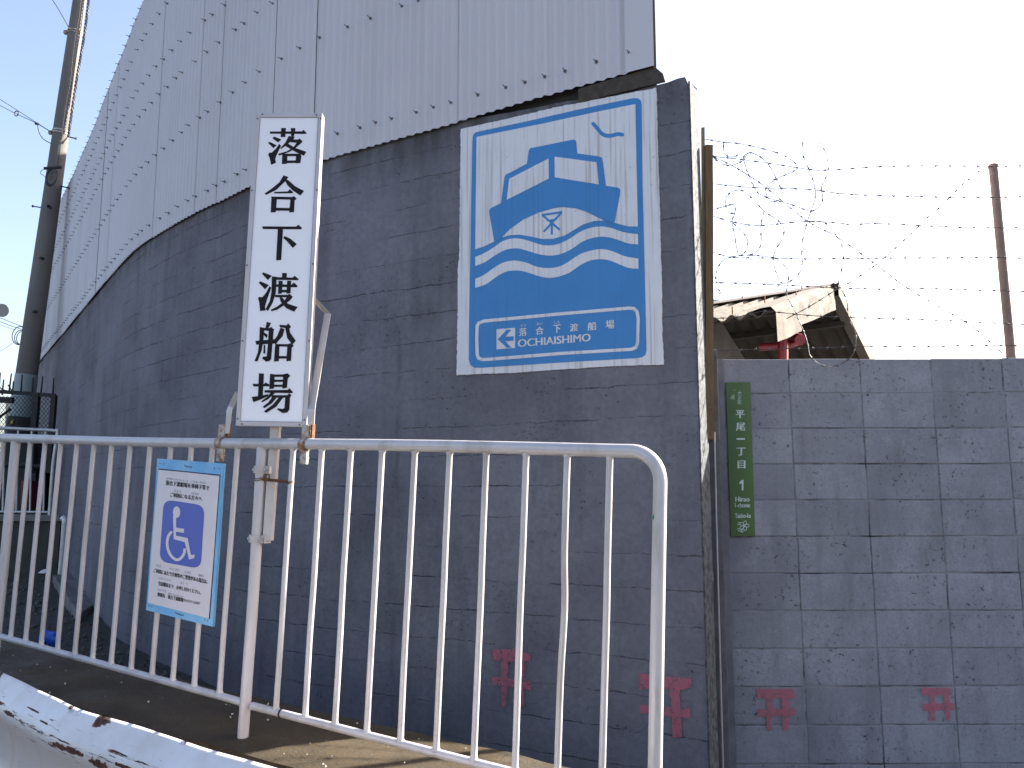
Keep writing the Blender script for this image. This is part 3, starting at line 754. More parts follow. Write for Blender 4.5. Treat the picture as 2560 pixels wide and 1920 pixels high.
# ------------------------------------------------------------------ address plate on the block wall
ap = thing('address_plate', 'narrow green street address plate with white lettering on the block wall', 'sign', at(1850, 1340, BY))
c6 = lambda x, y, o: at(1780 + x * .2532, 940 + y * .2532, BY - o)
m = MB(); n = 10; TLp, TRp, BRp, BLp = (138, 64), (378, 62), (425, 1577), (188, 1580)
def plate_pt(u, v, o=0):
    a = Vector(TLp).lerp(Vector(TRp), u); b = Vector(BLp).lerp(Vector(BRp), u); p = a.lerp(b, v); return c6(p.x, p.y, .012 + .008 * (1 - (2*u-1)**2) + o)
A = [plate_pt(k / n, 0) for k in range(n+1)]; B = [plate_pt(k / n, 1) for k in range(n+1)]
m.strip(A, B); A2 = [p + Vector((0, .004, 0)) for p in A]; B2 = [p + Vector((0, .004, 0)) for p in B]; m.strip(A2, B2); m.strip(A, A2); m.strip(B, B2); m.strip([A[0], B[0]], [A2[0] + Vector((0, .008, 0)), B2[0] + Vector((0, .008, 0))]); m.strip([A[-1], B[-1]], [A2[-1] + Vector((0, .008, 0)), B2[-1] + Vector((0, .008, 0))])
plate = m.build('plate', M_GREEN, ap, True)
def put6(x, y):
    v = (y - 64) / 1514; u = (x - (138 + 50 * v)) / 239
    return plate_pt(u, v, .0012)
for ch, x0, y0, x1, y1 in (('大',252,150,292,188),('正',255,196,290,230),('区',255,240,292,278),('平',237,338,318,418),('尾',240,462,325,540),('一',243,614,325,630),('丁',246,708,328,785),('目',256,835,327,912)):
    letters(ch, box_q(x0, y0, x1, y1), put6, .025 if ch == '1' else .05 if y0 > 300 else 0, M_LETTER, plate)
m = MB(); m.poly([put6(*p) for p in [(311,1130),(294,1130),(294,1058),(270,1068),(270,1052),(297,1026),(311,1026)]]); m.build('lettering', M_LETTER, plate)
letters('Hirao', box_q(232, 1192, 370, 1240), put6, .05, M_LETTER, plate); letters('1-chome', box_q(228, 1253, 376, 1298), put6, .03, M_LETTER, plate); letters('Taisho-ku', box_q(228, 1355, 382, 1402), put6, .03, M_LETTER, plate)
m = MB()
def ring2(cx, cy, rx, ry, ang, w):
    pts = [(cx + rx * math.cos(t) * math.cos(ang) - ry * math.sin(t) * math.sin(ang), cy + rx * math.cos(t) * math.sin(ang) + ry * math.sin(t) * math.cos(ang)) for t in [2*math.pi*k/16 for k in range(17)]]
    for i in range(16): m.poly([put6(*p) for p in stroke2([pts[i], pts[i+1]], w, False)])
for k in range(5):
    a = -math.pi/2 + k * 2*math.pi/5 + .3; ring2(318 + 27*math.cos(a), 1478 + 27*math.sin(a), 23, 15, a, 6)
ring2(272, 1520, 22, 10, .7, 5); ring2(268, 1455, 16, 9, -1, 5); ring2(300, 1530, 16, 8, 1.4, 5); ring2(318, 1478, 7, 7, 0, 6)
m.build('flower_emblem', M_LETTER, ap)
m = MB(); text_quad(m, '1', box_q(205, 185, 222, 232), lambda x, y: put6(x, y)); m.poly([put6(*p) for p in densify([(180,225),(200,185),(228,180),(215,215),(195,232)], 5, 8)]); m.poly([put6(*p) for p in [(205,136),(240,138),(240,143),(205,141)]])
m.build('scuff', plain('pale_scuff', (.25, .33, .25), .8), ap)

# ------------------------------------------------------------------ raised kerb, gravel
B0 = Vector((-.9997, 3.2821, .58)); DH = Vector((.878, -.48, 0)).normalized(); FD = (DH + Vector((0, 0, -.043))).normalized()
FN = Vector((DH.y, -DH.x, 0)); FN = FN if FN.y < 0 else -FN
FU = FD.cross(FN); FU = FU if FU.z > 0 else -FU
def fp(s, h, n=0): return B0 + FD * s + FU * h + FN * n
def fpx(x, y, n=0):
    q = hit(x, y, B0 + FN * n, FN) - B0; return q.dot(FD), q.dot(FU)
m = MB(); NS = 90; rowsN = [.105, .0, -.1, -.2, -.3, -.42]
G = []
for i in range(NS + 1):
    s = -5.2 + i * (7.4 / NS); col = []
    col.append(Vector((*fp(s, 0, .105).xy, -.05)))
    for k, nn_ in enumerate(rowsN):
        e_ = nn_ + (.008 * noise.noise((s * 7, 1, 3)) if k == 0 else (.02 * noise.noise((s * 4, 2, 6)) if k == 5 else 0))
        col.append(fp(s, noise.noise((s * 3, nn_ * 4, 1)) * .008 - (.012 if k in (0,) else 0), e_))
    col.append(Vector((*fp(s, 0, -.42).xy, -.05))); G.append(col)
for i in range(NS): m.strip(G[i], G[i+1])
m.build('kerb', M_KERB, None, True)['kind'] = 'structure'
# gravel ground behind the kerb
def gz(x, y): return .2 + .1 * (y - 6.1) + .05 * noise.noise((x * 1.1, y * 1.1, 0)) + .02 * noise.noise((x * 5, y * 5, 2))
m = MB(); nx = 70; ny = 70; grid = []
for j in range(ny + 1):
    t = j / ny; rowp = []
    p = 2.0 + t * 13
    w_, _, _ = plan(max(0, p - 2.6) * .95 + .0)
    for i in range(nx + 1):
        u = i / nx; a = Vector((w_.x, w_.y, 0)) + Vector((.25, .14, 0)); b = Vector((w_.x, w_.y, 0)) + Vector((-3.5, -1.2, 0))
        # stop just behind the kerb
        k = (b - B0).dot(FN); ka = (a - B0).dot(FN)
        if k > -.40: b = a.lerp(b, (-.40 - ka) / (k - ka)) if abs(k - ka) > 1e-6 else a
        q = a.lerp(b, u); rowp.append(Vector((q.x, q.y, max(gz(q.x, q.y), .02))))
    grid.append(rowp)
for j in range(ny): m.strip(grid[j], grid[j+1])
m.build('gravel_ground', M_GRAVEL, None, True)['kind'] = 'structure'
m = MB(); rg = random.Random(5)
def stone(m, c, r):
    q = Matrix.Rotation(rg.uniform(0, 6), 3, 'Z') @ Matrix.Rotation(rg.uniform(0, 6), 3, 'X'); vs = []
    for v in ((1,0,0),(-1,0,0),(0,1,0),(0,-1,0),(0,0,1),(0,0,-1)): vs.append(Vector(c) + q @ (Vector(v) * r * rg.uniform(.6, 1.2)))
    m.add(vs, [(0,2,4),(2,1,4),(1,3,4),(3,0,4),(2,0,5),(1,2,5),(3,1,5),(0,3,5)])
for _ in range(2600):
    s = rg.uniform(.8, 8.5); w_, d_, _n = plan(s); p = wallpt(s, 0, rg.uniform(.03, 2.6))
    if (p - B0).dot(FN) > -.43: continue
    stone(m, (p.x, p.y, max(gz(p.x, p.y), .02) + .004), rg.choice((.008, .012, .016, .022, .03)))
o = m.build('gravel_stones', M_STONE, None); tag(o, 'loose dark gravel stones on the ground behind the railing', 'gravel', None, 'stuff')
# small flecks on the kerb
m = MB()
for _ in range(60):
    stone(m, fp(rg.uniform(-2.5, 1.0), .005, rg.uniform(-.38, .08)), rg.choice((.002, .003, .004, .006)))
tag(m.build('kerb_grit', plain('pale_grit', (.5, .46, .4), .9), None), 'pale grit scattered over the damp kerb', 'grit', None, 'stuff')

# ------------------------------------------------------------------ the white railing
rl = thing('railing', 'long white tubular pedestrian railing with vertical bars in front of the concrete wall', 'railing', B0)
HT = 1.113; RR = .0213; SE = 1.602
pts = [fp(s, HT + (.004 * math.sin(s * 2.2))) for s in [-4.6 + .3 * k for k in range(21)] if s < 1.4]
arc = [fp(SE - .09 + .09 * math.sin(a), HT - .09 + .09 * math.cos(a)) for a in [math.pi / 2 * k / 8 for k in range(9)]]
m = MB(); m.tube(pts + [fp(1.45, HT)] + arc + [fp(SE, .5), fp(SE, -.0)], RR, 16); m.build('top_rail', M_RAIL, rl, True)
m = MB(); m.tube([fp(-4.6, .175), fp(-3, .18), fp(-1.69, .172), fp(-1.0, .152), fp(-.1, .126), fp(-.035, .122)], .0145, 12); m.tube([fp(.01, .119), fp(.6, .108), fp(SE, .09)], .0145, 12)
m.build('bottom_rail', M_RAIL, rl, True)
def brow(s):
    P = [(-4.6, .175), (-1.69, .172), (-1.0, .152), (-.1, .128), (.01, .119), (.6, .108), (1.7, .09)]
    for (a, x), (b, y) in zip(P, P[1:]):
        if s <= b: return x + (y - x) * (s - a) / (b - a)
    return .09
for s_ in (-3.9, -1.687, -.032):
    m = MB(); m.tube([fp(s_ - (0 if s_ < -.1 else .0), HT - .015), fp(s_ + .008, .5), fp(s_ + .005, -.005)], RR, 16); m.build('post', M_RAIL, rl, True)
bals = [-1.567, -1.449, -1.327, -1.205, -1.08, -.954, -.828, -.697, -.564, -.437, -.311, -.168, .131, .275, .415, .559, .703, .849, .995, 1.146, 1.294, 1.439] + [-1.79 - .13 * k for k in range(16)]
for i, s_ in enumerate(bals):
    bend = .007 if abs(s_ - 1.294) < .01 else random.uniform(-.002, .002)
    h0 = brow(s_) + .008
    P = catmull([fp(s_, HT - .015), fp(s_, .8), fp(s_ + bend * .9, .62), fp(s_ + bend * .1 + random.uniform(-.002, .002), .4), fp(s_ - bend * .2, h0)], 4)
    m = MB(); m.tube([fp(s_, HT - .014), fp(s_, HT - .026)] + P[1:-1] + [fp(s_ - bend * .2, h0 + .012), fp(s_ - bend * .2, h0)], [.0155, .0108] + [.0108] * (len(P) - 2) + [.0112, .0155], 12); m.build('baluster', M_RAIL, rl, True)
m = MB(); m.tube([fp(.155, .1165), fp(.163, .1163)], .0158, 14); m.build('joint_ring', M_DARK, rl, True)
m = MB(); a = fpx(1632, 1290); m.box(fp(SE - .014, a[1], .016), (.004, .006, .02), Matrix.Rotation(.5, 3, 'Y')); m.build('tape_scrap', M_TAPE, rl)
# rusty wire tie round the post
m = MB(); h = fpx(690, 1200)[1]; cx = -.025
loop = lambda c, r, hh, k0=0: [fp(c + r * math.cos(t), hh + .003 * math.sin(3 * t), r * math.sin(t)) for t in [2 * math.pi * k / 18 for k in range(19)]]
m.tube(loop(-.029, .0235, h + .004), .0017, 6); m.tube(loop(-.029, .0238, h - .004), .0017, 6); m.tube(loop(.128, .0128, h - .004), .0017, 6); m.tube(loop(.128, .0128, h - .009), .0017, 6)
for q in range(3):
    P = [fp(-.006 + .122 * k / 30, h - .004 * (k / 30) + .0045 * math.sin(k * .9 + q * 2.1), .012 + .0045 * math.cos(k * .9 + q * 2.1)) for k in range(31)]
    m.tube(P, .0026, 6)
P = [fp(.02 + .016 * math.cos(t) , h + .012 + .009 * math.sin(t), .018) for t in [2*math.pi*k/14 for k in range(15)]]; m.tube(P, .0026, 6)
tag(m.build('wire_tie', M_RUST, None, True, fp(.03, h, .01)), 'rusty twisted wire tying the railing post to the next bar', 'wire')

# ------------------------------------------------------------------ wheelchair notice board
nb = thing('notice_board', 'light blue notice board with wheelchair symbol tied to the railing bars', 'notice', fp(-.44, .39, .03))
NOFF = .026
c5 = lambda x, y, o=0: hit(340 + x * .2773, 1120 + y * .2773, B0 + FN * (NOFF + o), FN)
m = MB(); m.slab([c5(*p) for p in [(190,95),(400,110),(545,122),(790,140),(770,420),(735,960),(690,1610),(400,1540),(90,1460),(120,1060),(165,500)]], -FN * .012); m.build('board', M_BOARD, nb)
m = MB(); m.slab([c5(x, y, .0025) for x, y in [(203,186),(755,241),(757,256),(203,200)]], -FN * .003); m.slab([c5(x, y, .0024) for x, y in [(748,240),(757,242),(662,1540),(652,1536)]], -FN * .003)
m.build('sheet_shadow_gap', M_DARK, nb).name = 'sheet_shadow_edge'  # dark strips painted as the shadow along the sheet's edge
m = MB(); m.slab([c5(x, y, .0035) for x, y in [(203,196),(480,222),(752,252),(705,900),(655,1535),(380,1465),(107,1395),(150,800)]], -FN * .004); sheet = m.build('notice_sheet', M_PAPER, nb)
p5 = lambda x, y: c5(x, y, .0045)
def line(st, x0, y0, x1, y1, h, b=.03): letters(st, [(x0, y0), (x1, y1), (x1 - h * .05, y1 + h * 1.03), (x0 - h * .05, y0 + h)], p5, b, M_BLACK, sheet)
line('おちあいしもとせんじょう', 274, 264, 468, 288, 17, 0); line('くるまいすなど', 500, 292, 630, 308, 18, 0)
line('落合下渡船場を車椅子等で', 270, 290, 660, 338, 44, .035)
line('りよう', 345, 375, 405, 383, 20, 0); line('かたがた', 500, 397, 565, 405, 20, 0)
line('ご利用になる方々へ', 309, 399, 595, 436, 42, .035)
line('りよう', 183, 1046, 225, 1053, 24, 0); line('かいじょなど', 305, 1077, 390, 1090, 22, 0); line('ようぼう', 440, 1106, 495, 1116, 22, 0); line('ばあい', 562, 1134, 612, 1142, 22, 0)
line('ご利用にあたり介助等のご要望がある場合は、', 160, 1083, 645, 1185, 40, .03)
line('とうがいしょくいん', 203, 1160, 320, 1183, 20, 0); line('もう　つ', 402, 1205, 467, 1218, 20, 0)
line('当該職員まで　お申し付けください。', 202, 1200, 583, 1284, 38, .03)
line('れんらくさき', 194, 1264, 270, 1281, 18, 0); line('おちあいしもとせんじょう', 288, 1301, 428, 1333, 16, 0)
line('連絡先　落合下渡船場', 194, 1299, 427, 1352, 38, .03); line('06(6551)6087', 430, 1356, 580, 1390, 33, 0)
m = MB()
def rquad(q, r, n=6):
    q = [Vector((*p, 0)) for p in q]; out = []
    for i in range(4):
        a = (q[i-1] - q[i]).normalized() * r; b = (q[(i+1) % 4] - q[i]).normalized() * r
        for k in range(n + 1):
            t = k / n; p = (q[i] + a) * (1-t)**2 + q[i] * 2*t*(1-t) + (q[i] + b) * t*t; out.append((p.x, p.y))
    return out
m.poly([c5(x, y, .0045) for x, y in rquad([(250,463),(618,518),(583,1090),(210,1023)], 85)])
m.build('pictogram_field', M_PICT, sheet)
m = MB(); pz = lambda L, o=.0055: [c5(x, y, o) for x, y in L]
m.poly(pz([(366 + 33 * math.cos(t), 578 + 52 * math.sin(t)) for t in [2*math.pi*k/20 for k in range(20)]]))
m.poly(pz([(334,608),(362,615),(362,718),(433,728),(432,765),(360,755),(362,790),(465,812),(495,965),(528,960),(525,992),(478,1005),(440,848),(340,822)], .0056))
W2 = smooth2([(322,752),(290,800),(281,870),(300,945),(340,995),(378,1008),(412,985),(435,945),(438,905)], 4, False)
m.poly(pz(stroke2(W2, 24, False), .0057))
m.build('wheelchair_symbol', M_PAPER, sheet)
m = MB()
for x, y in ((215,139),(250,143),(705,184),(750,187),(115,1422),(142,1430),(620,1548),(645,1556)): m.tube([c5(x, y - 7, .002), c5(x + 1, y + 7, .002)], .0011, 5)
for x0, y0, x1, y1 in ((438,156,505,166),(355,1480,428,1503)): m.tube(catmull([c5(x0, y0, 0), c5(x0 + 12, y0 + 10, .004), c5(x1 - 12, y1 + 6, .004), c5(x1, y1, 0)], 4), .0014, 5)
m.build('tie_wire', M_DARK, nb)

# ------------------------------------------------------------------ ferry pier sign
SY = 3.22
sg = thing('pier_signboard', 'tall narrow white ferry pier sign with six black characters above the railing', 'sign', at(677, 1066, SY))
F_ = lambda x, y, o=0: at(x, y, SY - o)
FO = [(638, 282), (805.5, 283), (766.5, 1067), (589, 1064)]; FI = [(650, 293), (796, 293), (756, 1056), (600, 1053)]
m = MB()
bk = Vector((0, .05, 0)); co = [F_(*p) for p in FO]
m.slab([F_(*p, -.008) for p in FO], Vector((0, .042, 0))); m.build('cabinet', M_ALU, sg)
for i in range(4):
    j = (i + 1) % 4; m = MB(); m.slab([F_(*FO[i], .001), F_(*FO[j], .001), F_(*FI[j], .001), F_(*FI[i], .001)], Vector((0, .012, 0))); m.build('frame_bar', M_ALU, sg, bevel=.0012)
m = MB(); m.slab([F_(*p, -.003) for p in FI], Vector((0, .004, 0))); face = m.build('sign_face', M_PANEL, sg)
m = MB()
for i in range(4):
    p, q = [at(*FI[k % 4], SY + .0005) for k in (i, i + 1)]; m.tube([p, q], .0012, 5)
m.build('gap_line', M_DARK, sg)  # dark gap line drawn in, the shallow recess shows none
scr = [(656,286),(791,287.5),(643.5,296.5),(802,296.5),(630,476),(792,475),(618,663),(782,660),(606.5,852),(772.5,852),(594,1047),(761.5,1050),(605,1060),(749,1062)]
for x, y in scr:
    m = MB(); p = F_(x, y, .001); m.tube([p, p - Vector((0, .002, 0))], .0034, 8); m.build('screw', M_SCREW, sg)
m = MB(); cnt = [0]
def ch(polys, oy):
    for P in polys:
        cnt[0] += 1; m.poly([F_(560 + x * .27723, oy + y * .27723, -.003 + .0007 + cnt[0] * .00002) for x, y in P])
ch([[(412,248),(705,246),(715,232),(747,262),(735,270),(415,268)], [(516,216),(558,217),(553,297),(511,299)], [(603,217),(645,217),(640,255),(628,298),(605,290)], [(450,293),(517,318),(488,347),(437,310)], [(410,340),(475,372),(447,398),(398,352)],
    [(497,360),(515,375),(470,470),(462,495),(468,530),(425,549),(412,490),(398,455),(408,438),(430,438),(470,400)], [(583,288),(640,297),(625,318),(560,375),(515,405),(507,400),(555,345)],
    [(600,318),(665,320),(680,310),(708,335),(700,350),(640,400),(590,432),(500,465),(485,450),(570,425),(630,385),(655,350),(600,345)], [(575,355),(640,395),(742,430),(722,467),(650,435),(555,380)],
    [(525,460),(572,470),(568,538),(522,542)], [(650,460),(690,450),(698,470),(688,532),(645,535)], [(525,448),(690,448),(690,470),(525,470)], [(540,510),(690,507),(690,531),(540,533)]], 260)
ch([[(537,642),(580,658),(560,690),(470,775),(380,820),(365,808),(440,755),(500,705)], [(545,680),(578,685),(640,740),(722,785),(688,825),(620,780),(570,730)], [(450,793),(575,788),(592,768),(626,795),(615,805),(452,806)],
    [(428,833),(478,840),(467,976),(421,978)], [(600,840),(637,835),(655,855),(637,868),(632,975),(588,978)], [(428,835),(615,838),(630,830),(652,855),(600,862),(428,858)], [(450,935),(632,938),(632,962),(450,962)]], 260)
ch([[(345,1103),(650,1105),(672,1088),(704,1120),(695,1130),(350,1127)], [(485,1127),(532,1127),(516,1406),(470,1410)], [(545,1190),(600,1215),(656,1263),(620,1298),(570,1240),(534,1208)]], 260)
ch([[(355,147),(432,178),(395,217),(342,160)], [(327,227),(405,262),(370,300),(314,243)], [(410,272),(427,285),(385,400),(370,455),(375,490),(325,497),(318,420),(307,380),(318,368),(345,372),(380,330)],
    [(432,183),(475,188),(468,330),(440,420),(395,497),(375,480),(415,400),(428,320)], [(525,152),(568,155),(565,195),(523,195)], [(470,190),(620,195),(637,178),(676,210),(665,218),(470,215)], [(470,255),(610,258),(630,238),(665,270),(655,282),(470,278)],
    [(492,222),(530,225),(522,338),(487,342)], [(570,222),(607,225),(600,335),(562,340)], [(492,305),(600,305),(600,328),(492,328)], [(460,350),(575,350),(590,340),(620,368),(600,395),(540,445),(480,485),(430,497),(420,485),(480,455),(540,410),(565,372),(460,372)], [(500,370),(525,375),(575,430),(665,460),(632,503),(560,470),(510,410)]], 640)
ch([[(385,593),(425,605),(400,650),(375,648)], [(322,640),(365,648),(355,760),(340,850),(303,950),(275,948),(305,870),(318,770)], [(322,645),(405,650),(425,640),(455,665),(440,680),(335,668)], [(405,655),(448,665),(440,760),(425,930),(410,947),(380,953),(345,925),(350,908),(385,905),(395,800)],
    [(283,765),(460,750),(475,765),(440,790),(290,800)], [(362,690),(395,710),(385,740),(360,715)], [(358,800),(372,805),(372,880),(355,880)], [(510,645),(545,660),(530,720),(470,790),(430,790),(440,775),(480,720)],
    [(500,620),(565,625),(578,605),(605,640),(590,655),(595,690),(648,765),(615,800),(570,740),(552,650),(503,640)], [(462,790),(500,795),(495,947),(450,953)], [(572,795),(610,785),(628,810),(610,830),(605,945),(562,950)], [(462,793),(600,795),(610,818),(480,815)], [(480,902),(605,902),(605,925),(480,925)]], 640)
ch([[(315,1057),(360,1060),(350,1270),(305,1285)], [(258,1152),(360,1155),(375,1140),(412,1162),(405,1175),(265,1177)], [(250,1270),(330,1262),(395,1245),(400,1262),(330,1295),(265,1318)], [(415,1062),(458,1068),(450,1195),(408,1200)], [(535,1065),(575,1058),(598,1080),(575,1105),(568,1190),(525,1195)],
    [(415,1068),(575,1068),(575,1090),(415,1090)], [(430,1115),(560,1115),(560,1135),(430,1135)], [(430,1160),(560,1160),(560,1180),(430,1180)], [(365,1210),(575,1207),(590,1192),(624,1230),(612,1237),(367,1232)],
    [(420,1232),(460,1235),(400,1290),(345,1320),(335,1310),(390,1270)], [(430,1255),(570,1255),(590,1238),(608,1258),(595,1275),(590,1385),(570,1412),(530,1417),(478,1385),(485,1372),(530,1380),(545,1370),(552,1278),(430,1278)], [(440,1265),(480,1270),(430,1330),(365,1372),(348,1360),(400,1320)], [(500,1270),(532,1278),(470,1360),(380,1415),(360,1400),(440,1340)]], 640)
m.build('lettering', M_BLACK, face)
# square tube leg behind the railing
m = MB(); a = at(687, 1060, 3.262); b = at(667, 1352, 3.262); w = .0175
m.slab([a + Vector((-w, 0, 0)), a + Vector((w, 0, 0)), b + Vector((w, 0, 0)), b + Vector((-w, 0, 0))], (0, .036, 0)); m.build('leg', M_GALVW, sg, bevel=.002)
# flat-bar braces
def flatbar(P, w, name='brace'):
    m = MB(); A = []; Bq = []
    for p, q in P: A.append(p); Bq.append(q)
    th = Vector((0, .006, 0)); n = len(A)
    m.add(A + Bq + [v + th for v in A] + [v + th for v in Bq], [(i, i+1, n+i+1, n+i) for i in range(n-1)] + [(2*n+i, 3*n+i, 3*n+i+1, 2*n+i+1) for i in range(n-1)] + [(i, 2*n+i, 2*n+i+1, i+1) for i in range(n-1)] + [(n+i, n+i+1, 3*n+i+1, 3*n+i) for i in range(n-1)] + [(0, n, 3*n, 2*n), (n-1, 3*n-1, 4*n-1, 2*n-1)])
    m.build(name, M_GALVW, sg)
cB = lambda x, y, Y: at(560 + x * .27723, 640 + y * .27723, Y)
c54 = lambda x, y, Y: at(540 + x * .3015, 1000 + y * .3015, Y)
flatbar([(cB(752, 1655, 3.2), cB(806, 1660, 3.2)), (cB(752, 1380, 3.22), cB(820, 1380, 3.2)), (cB(758, 1340, 3.235), cB(824, 1345, 3.215)), (cB(905, 520, 3.32), cB(962, 525, 3.3)), (cB(900, 512, 3.325), cB(955, 515, 3.305)), (cB(790, 400, 3.28), cB(830, 375, 3.275))], .02)
flatbar([(cB(8, 1600, 3.36), cB(45, 1600, 3.35)), (cB(22, 1390, 3.36), cB(72, 1390, 3.345)), (cB(40, 1350, 3.36), cB(82, 1370, 3.345)), (cB(100, 1220, 3.29), cB(135, 1260, 3.28))], .02)
# pipe clamps on the top rail
def clamp(s_, flip=1):
    c = thing_part = MB()
    P = [fp(s_ + .0, HT + .0255 * math.cos(t), .0255 * math.sin(t)) for t in [2*math.pi*k/20 for k in range(20)]]
    A = [p - FD * .016 for p in P]; Bq = [p + FD * .016 for p in P]; A.append(A[0]); Bq.append(Bq[0]); c.strip(A, Bq)
    for sgn in (1, -1):
        for k in (0, 1):
            q = fp(s_, HT + sgn * .048, .002 if k else -.006)
            c.slab([q + FD * -.016 - FU * .027, q + FD * .016 - FU * .027, q + FD * .016 + FU * .027, q + FD * -.016 + FU * .027], FN * .004)
    o = c.build('pipe_clamp', M_RUSTG, sg)
    b = MB()
    for sgn in (1, -1):
        q = fp(s_ - .001, HT + sgn * .052, .006); b.tube([q, q + FN * .007], .008, 6); b.tube([q - FN * .03, q + FN * .011], .004, 8)
    b.build('bolt', M_RUSTG, o)
    b = MB()
    for k in range(2):
        q = fp(s_ + .019 + k * .006, HT + .052, -.004); b.slab([q - FU * .027, q + FU * .027, q + FU * .027 - FN * .016, q - FU * .027 - FN * .016], FD * .003)
    b.build('rust_plate', M_RUST, o)
clamp(-.262); clamp(.19)
# post clamps
for (x0, y0, x1, y1) in ((274, 530, 480, 626), (243, 1096, 452, 1208)):
    m = MB(); sA, hA = fpx(540 + (x0 + x1) / 2 * .3015, 1000 + (y0 + y1) / 2 * .3015); Hh = .0145
    P = []
    for k in range(13):
        t = math.pi * k / 12; P.append((-.03 - math.cos(t) * .0245, math.sin(t) * .0245))
    prof = [(-.066, .003)] + [(-.0545, .003)] + P[1:-1] + [(-.0055, .003), (.006, .003), (.009, .003)]
    A = [fp(a_, hA - Hh, b_ + .002) for a_, b_ in prof]; Bq = [fp(a_, hA + Hh, b_ + .002) for a_, b_ in prof]
    m.strip(A, Bq); m.strip([p - FN * .003 for p in A], [p - FN * .003 for p in Bq]); m.strip(A, [p - FN * .003 for p in A]); m.strip(Bq, [p - FN * .003 for p in Bq])
    for k in range(2): m.slab([fp(.009 + k * .006, hA - Hh, .004), fp(.009 + k * .006, hA + Hh, .004), fp(.009 + k * .006, hA + Hh, -.03), fp(.009 + k * .006, hA - Hh, -.03)], FD * .003)
    o = m.build('post_clamp', M_GALVW, sg)
    b = MB()
    for a_ in (-.0605, -.001): q = fp(a_, hA, .005); b.tube([q, q + FN * .006], .0068, 6); b.tube([q, q + FN * .010], .0035, 8)
    b.build('bolt', M_GALV, o)

# ------------------------------------------------------------------ rusty white guardrail in the foreground
gpx = [(-420, 1560), (-140, 1632), (7, 1685), (101, 1730), (174, 1765), (239, 1790), (362, 1823), (467, 1859), (514, 1873), (680, 1920), (800, 1957), (1150, 2065)]
gp = [onz(x, y, .85) for x, y in gpx]
gp = catmull([gp[0], gp[1], gp[2], gp[3], gp[4].lerp(gp[5], .5), gp[6], gp[8], gp[9], gp[10], gp[11]], 10)
prof = [(-.004, -.003), (0, 0), (.008, -.008), (.024, -.024), (.042, -.042), (.056, -.058), (.064, -.072), (.065, -.088), (.058, -.108), (.046, -.135), (.036, -.165), (.032, -.2), (.032, -.235), (.038, -.262), (.052, -.285), (.066, -.306), (.07, -.322), (.062, -.342), (.035, -.37), (0, -.392)]
GRUN = [0.0]
for i in range(1, len(gp)): GRUN.append(GRUN[-1] + (gp[i] - gp[i-1]).length)
def gu(x, y):
    q = onz(x, y, .85); return GRUN[min(range(len(gp)), key=lambda i: (gp[i] - q).length)]
SPOTS = [(gu(252, 1800), .012, .05, .032), (gu(176, 1766), .006, .018, .014), (gu(8, 1688), .02, .03, .03), (gu(205, 1790), .112, .15, .010), (gu(268, 1820), .125, .07, .017), (gu(60, 1725), .10, .09, .008),
         (gu(330, 1835), .108, .07, .006), (gu(20, 1700), .09, .05, .013), (gu(420, 1850), .11, .12, .010), (gu(480, 1870), .12, .07, .012), (gu(110, 1740), .06, .09, .004), (gu(150, 1760), .075, .06, .004), (gu(560, 1890), .10, .08, .006)]
M_GUARD = m_guard()
gr = thing('guardrail', 'white steel guardrail beam with rust scrapes in the bottom left foreground', 'guardrail', (gp[40].x, gp[40].y, 0))
vs = []; uvs = []; run = 0
for i, p in enumerate(gp):
    t = (gp[min(i+1, len(gp)-1)] - gp[max(i-1, 0)]).normalized(); n = Vector((t.y, -t.x, 0)).normalized(); n = n if n.y < 0 else -n
    if i: run += (p - gp[i-1]).length
    v = 0
    for k, (a, b) in enumerate(prof):
        if k: v += math.hypot(a - prof[k-1][0], b - prof[k-1][1])
        dent = noise.noise((run * 1.6, v * 3, 1)) * .003 + noise.noise((run * 5, v * 5, 4)) * .0008
        if k <= 1: dent *= .9
        vs.append(p + n * (a + dent) + Vector((0, 0, b + (noise.noise((run * 5, 0, 8)) * .0018 if k < 3 else 0)))); uvs.append((run, v))
K = len(prof); fs = [(i*K+k, i*K+k+1, (i+1)*K+k+1, (i+1)*K+k) for i in range(len(gp)-1) for k in range(K-1)]
Lg = world_loc(gr); me = bpy.data.meshes.new('beam'); me.from_pydata([v - Lg for v in vs], [], fs); u = me.uv_layers.new(name='UVMap')
for lp in me.loops: u.data[lp.index].uv = uvs[lp.vertex_index]
me.polygons.foreach_set('use_smooth', [True] * len(me.polygons)); me.materials.append(M_GUARD)
o = bpy.data.objects.new('beam', me); COL.objects.link(o); o.parent = gr
md = o.modifiers.new('thickness', 'SOLIDIFY'); md.thickness = .004; md.offset = 1
for i in (14, 58):
    m = MB(); p = gp[i] - Vector((0, 0, 0)); q = p + Vector((.04, .08, 0)); m.tube([(q.x, q.y, .66), (q.x, q.y, 0)], .055, 16); m.build('post', M_GUARD, gr, True)

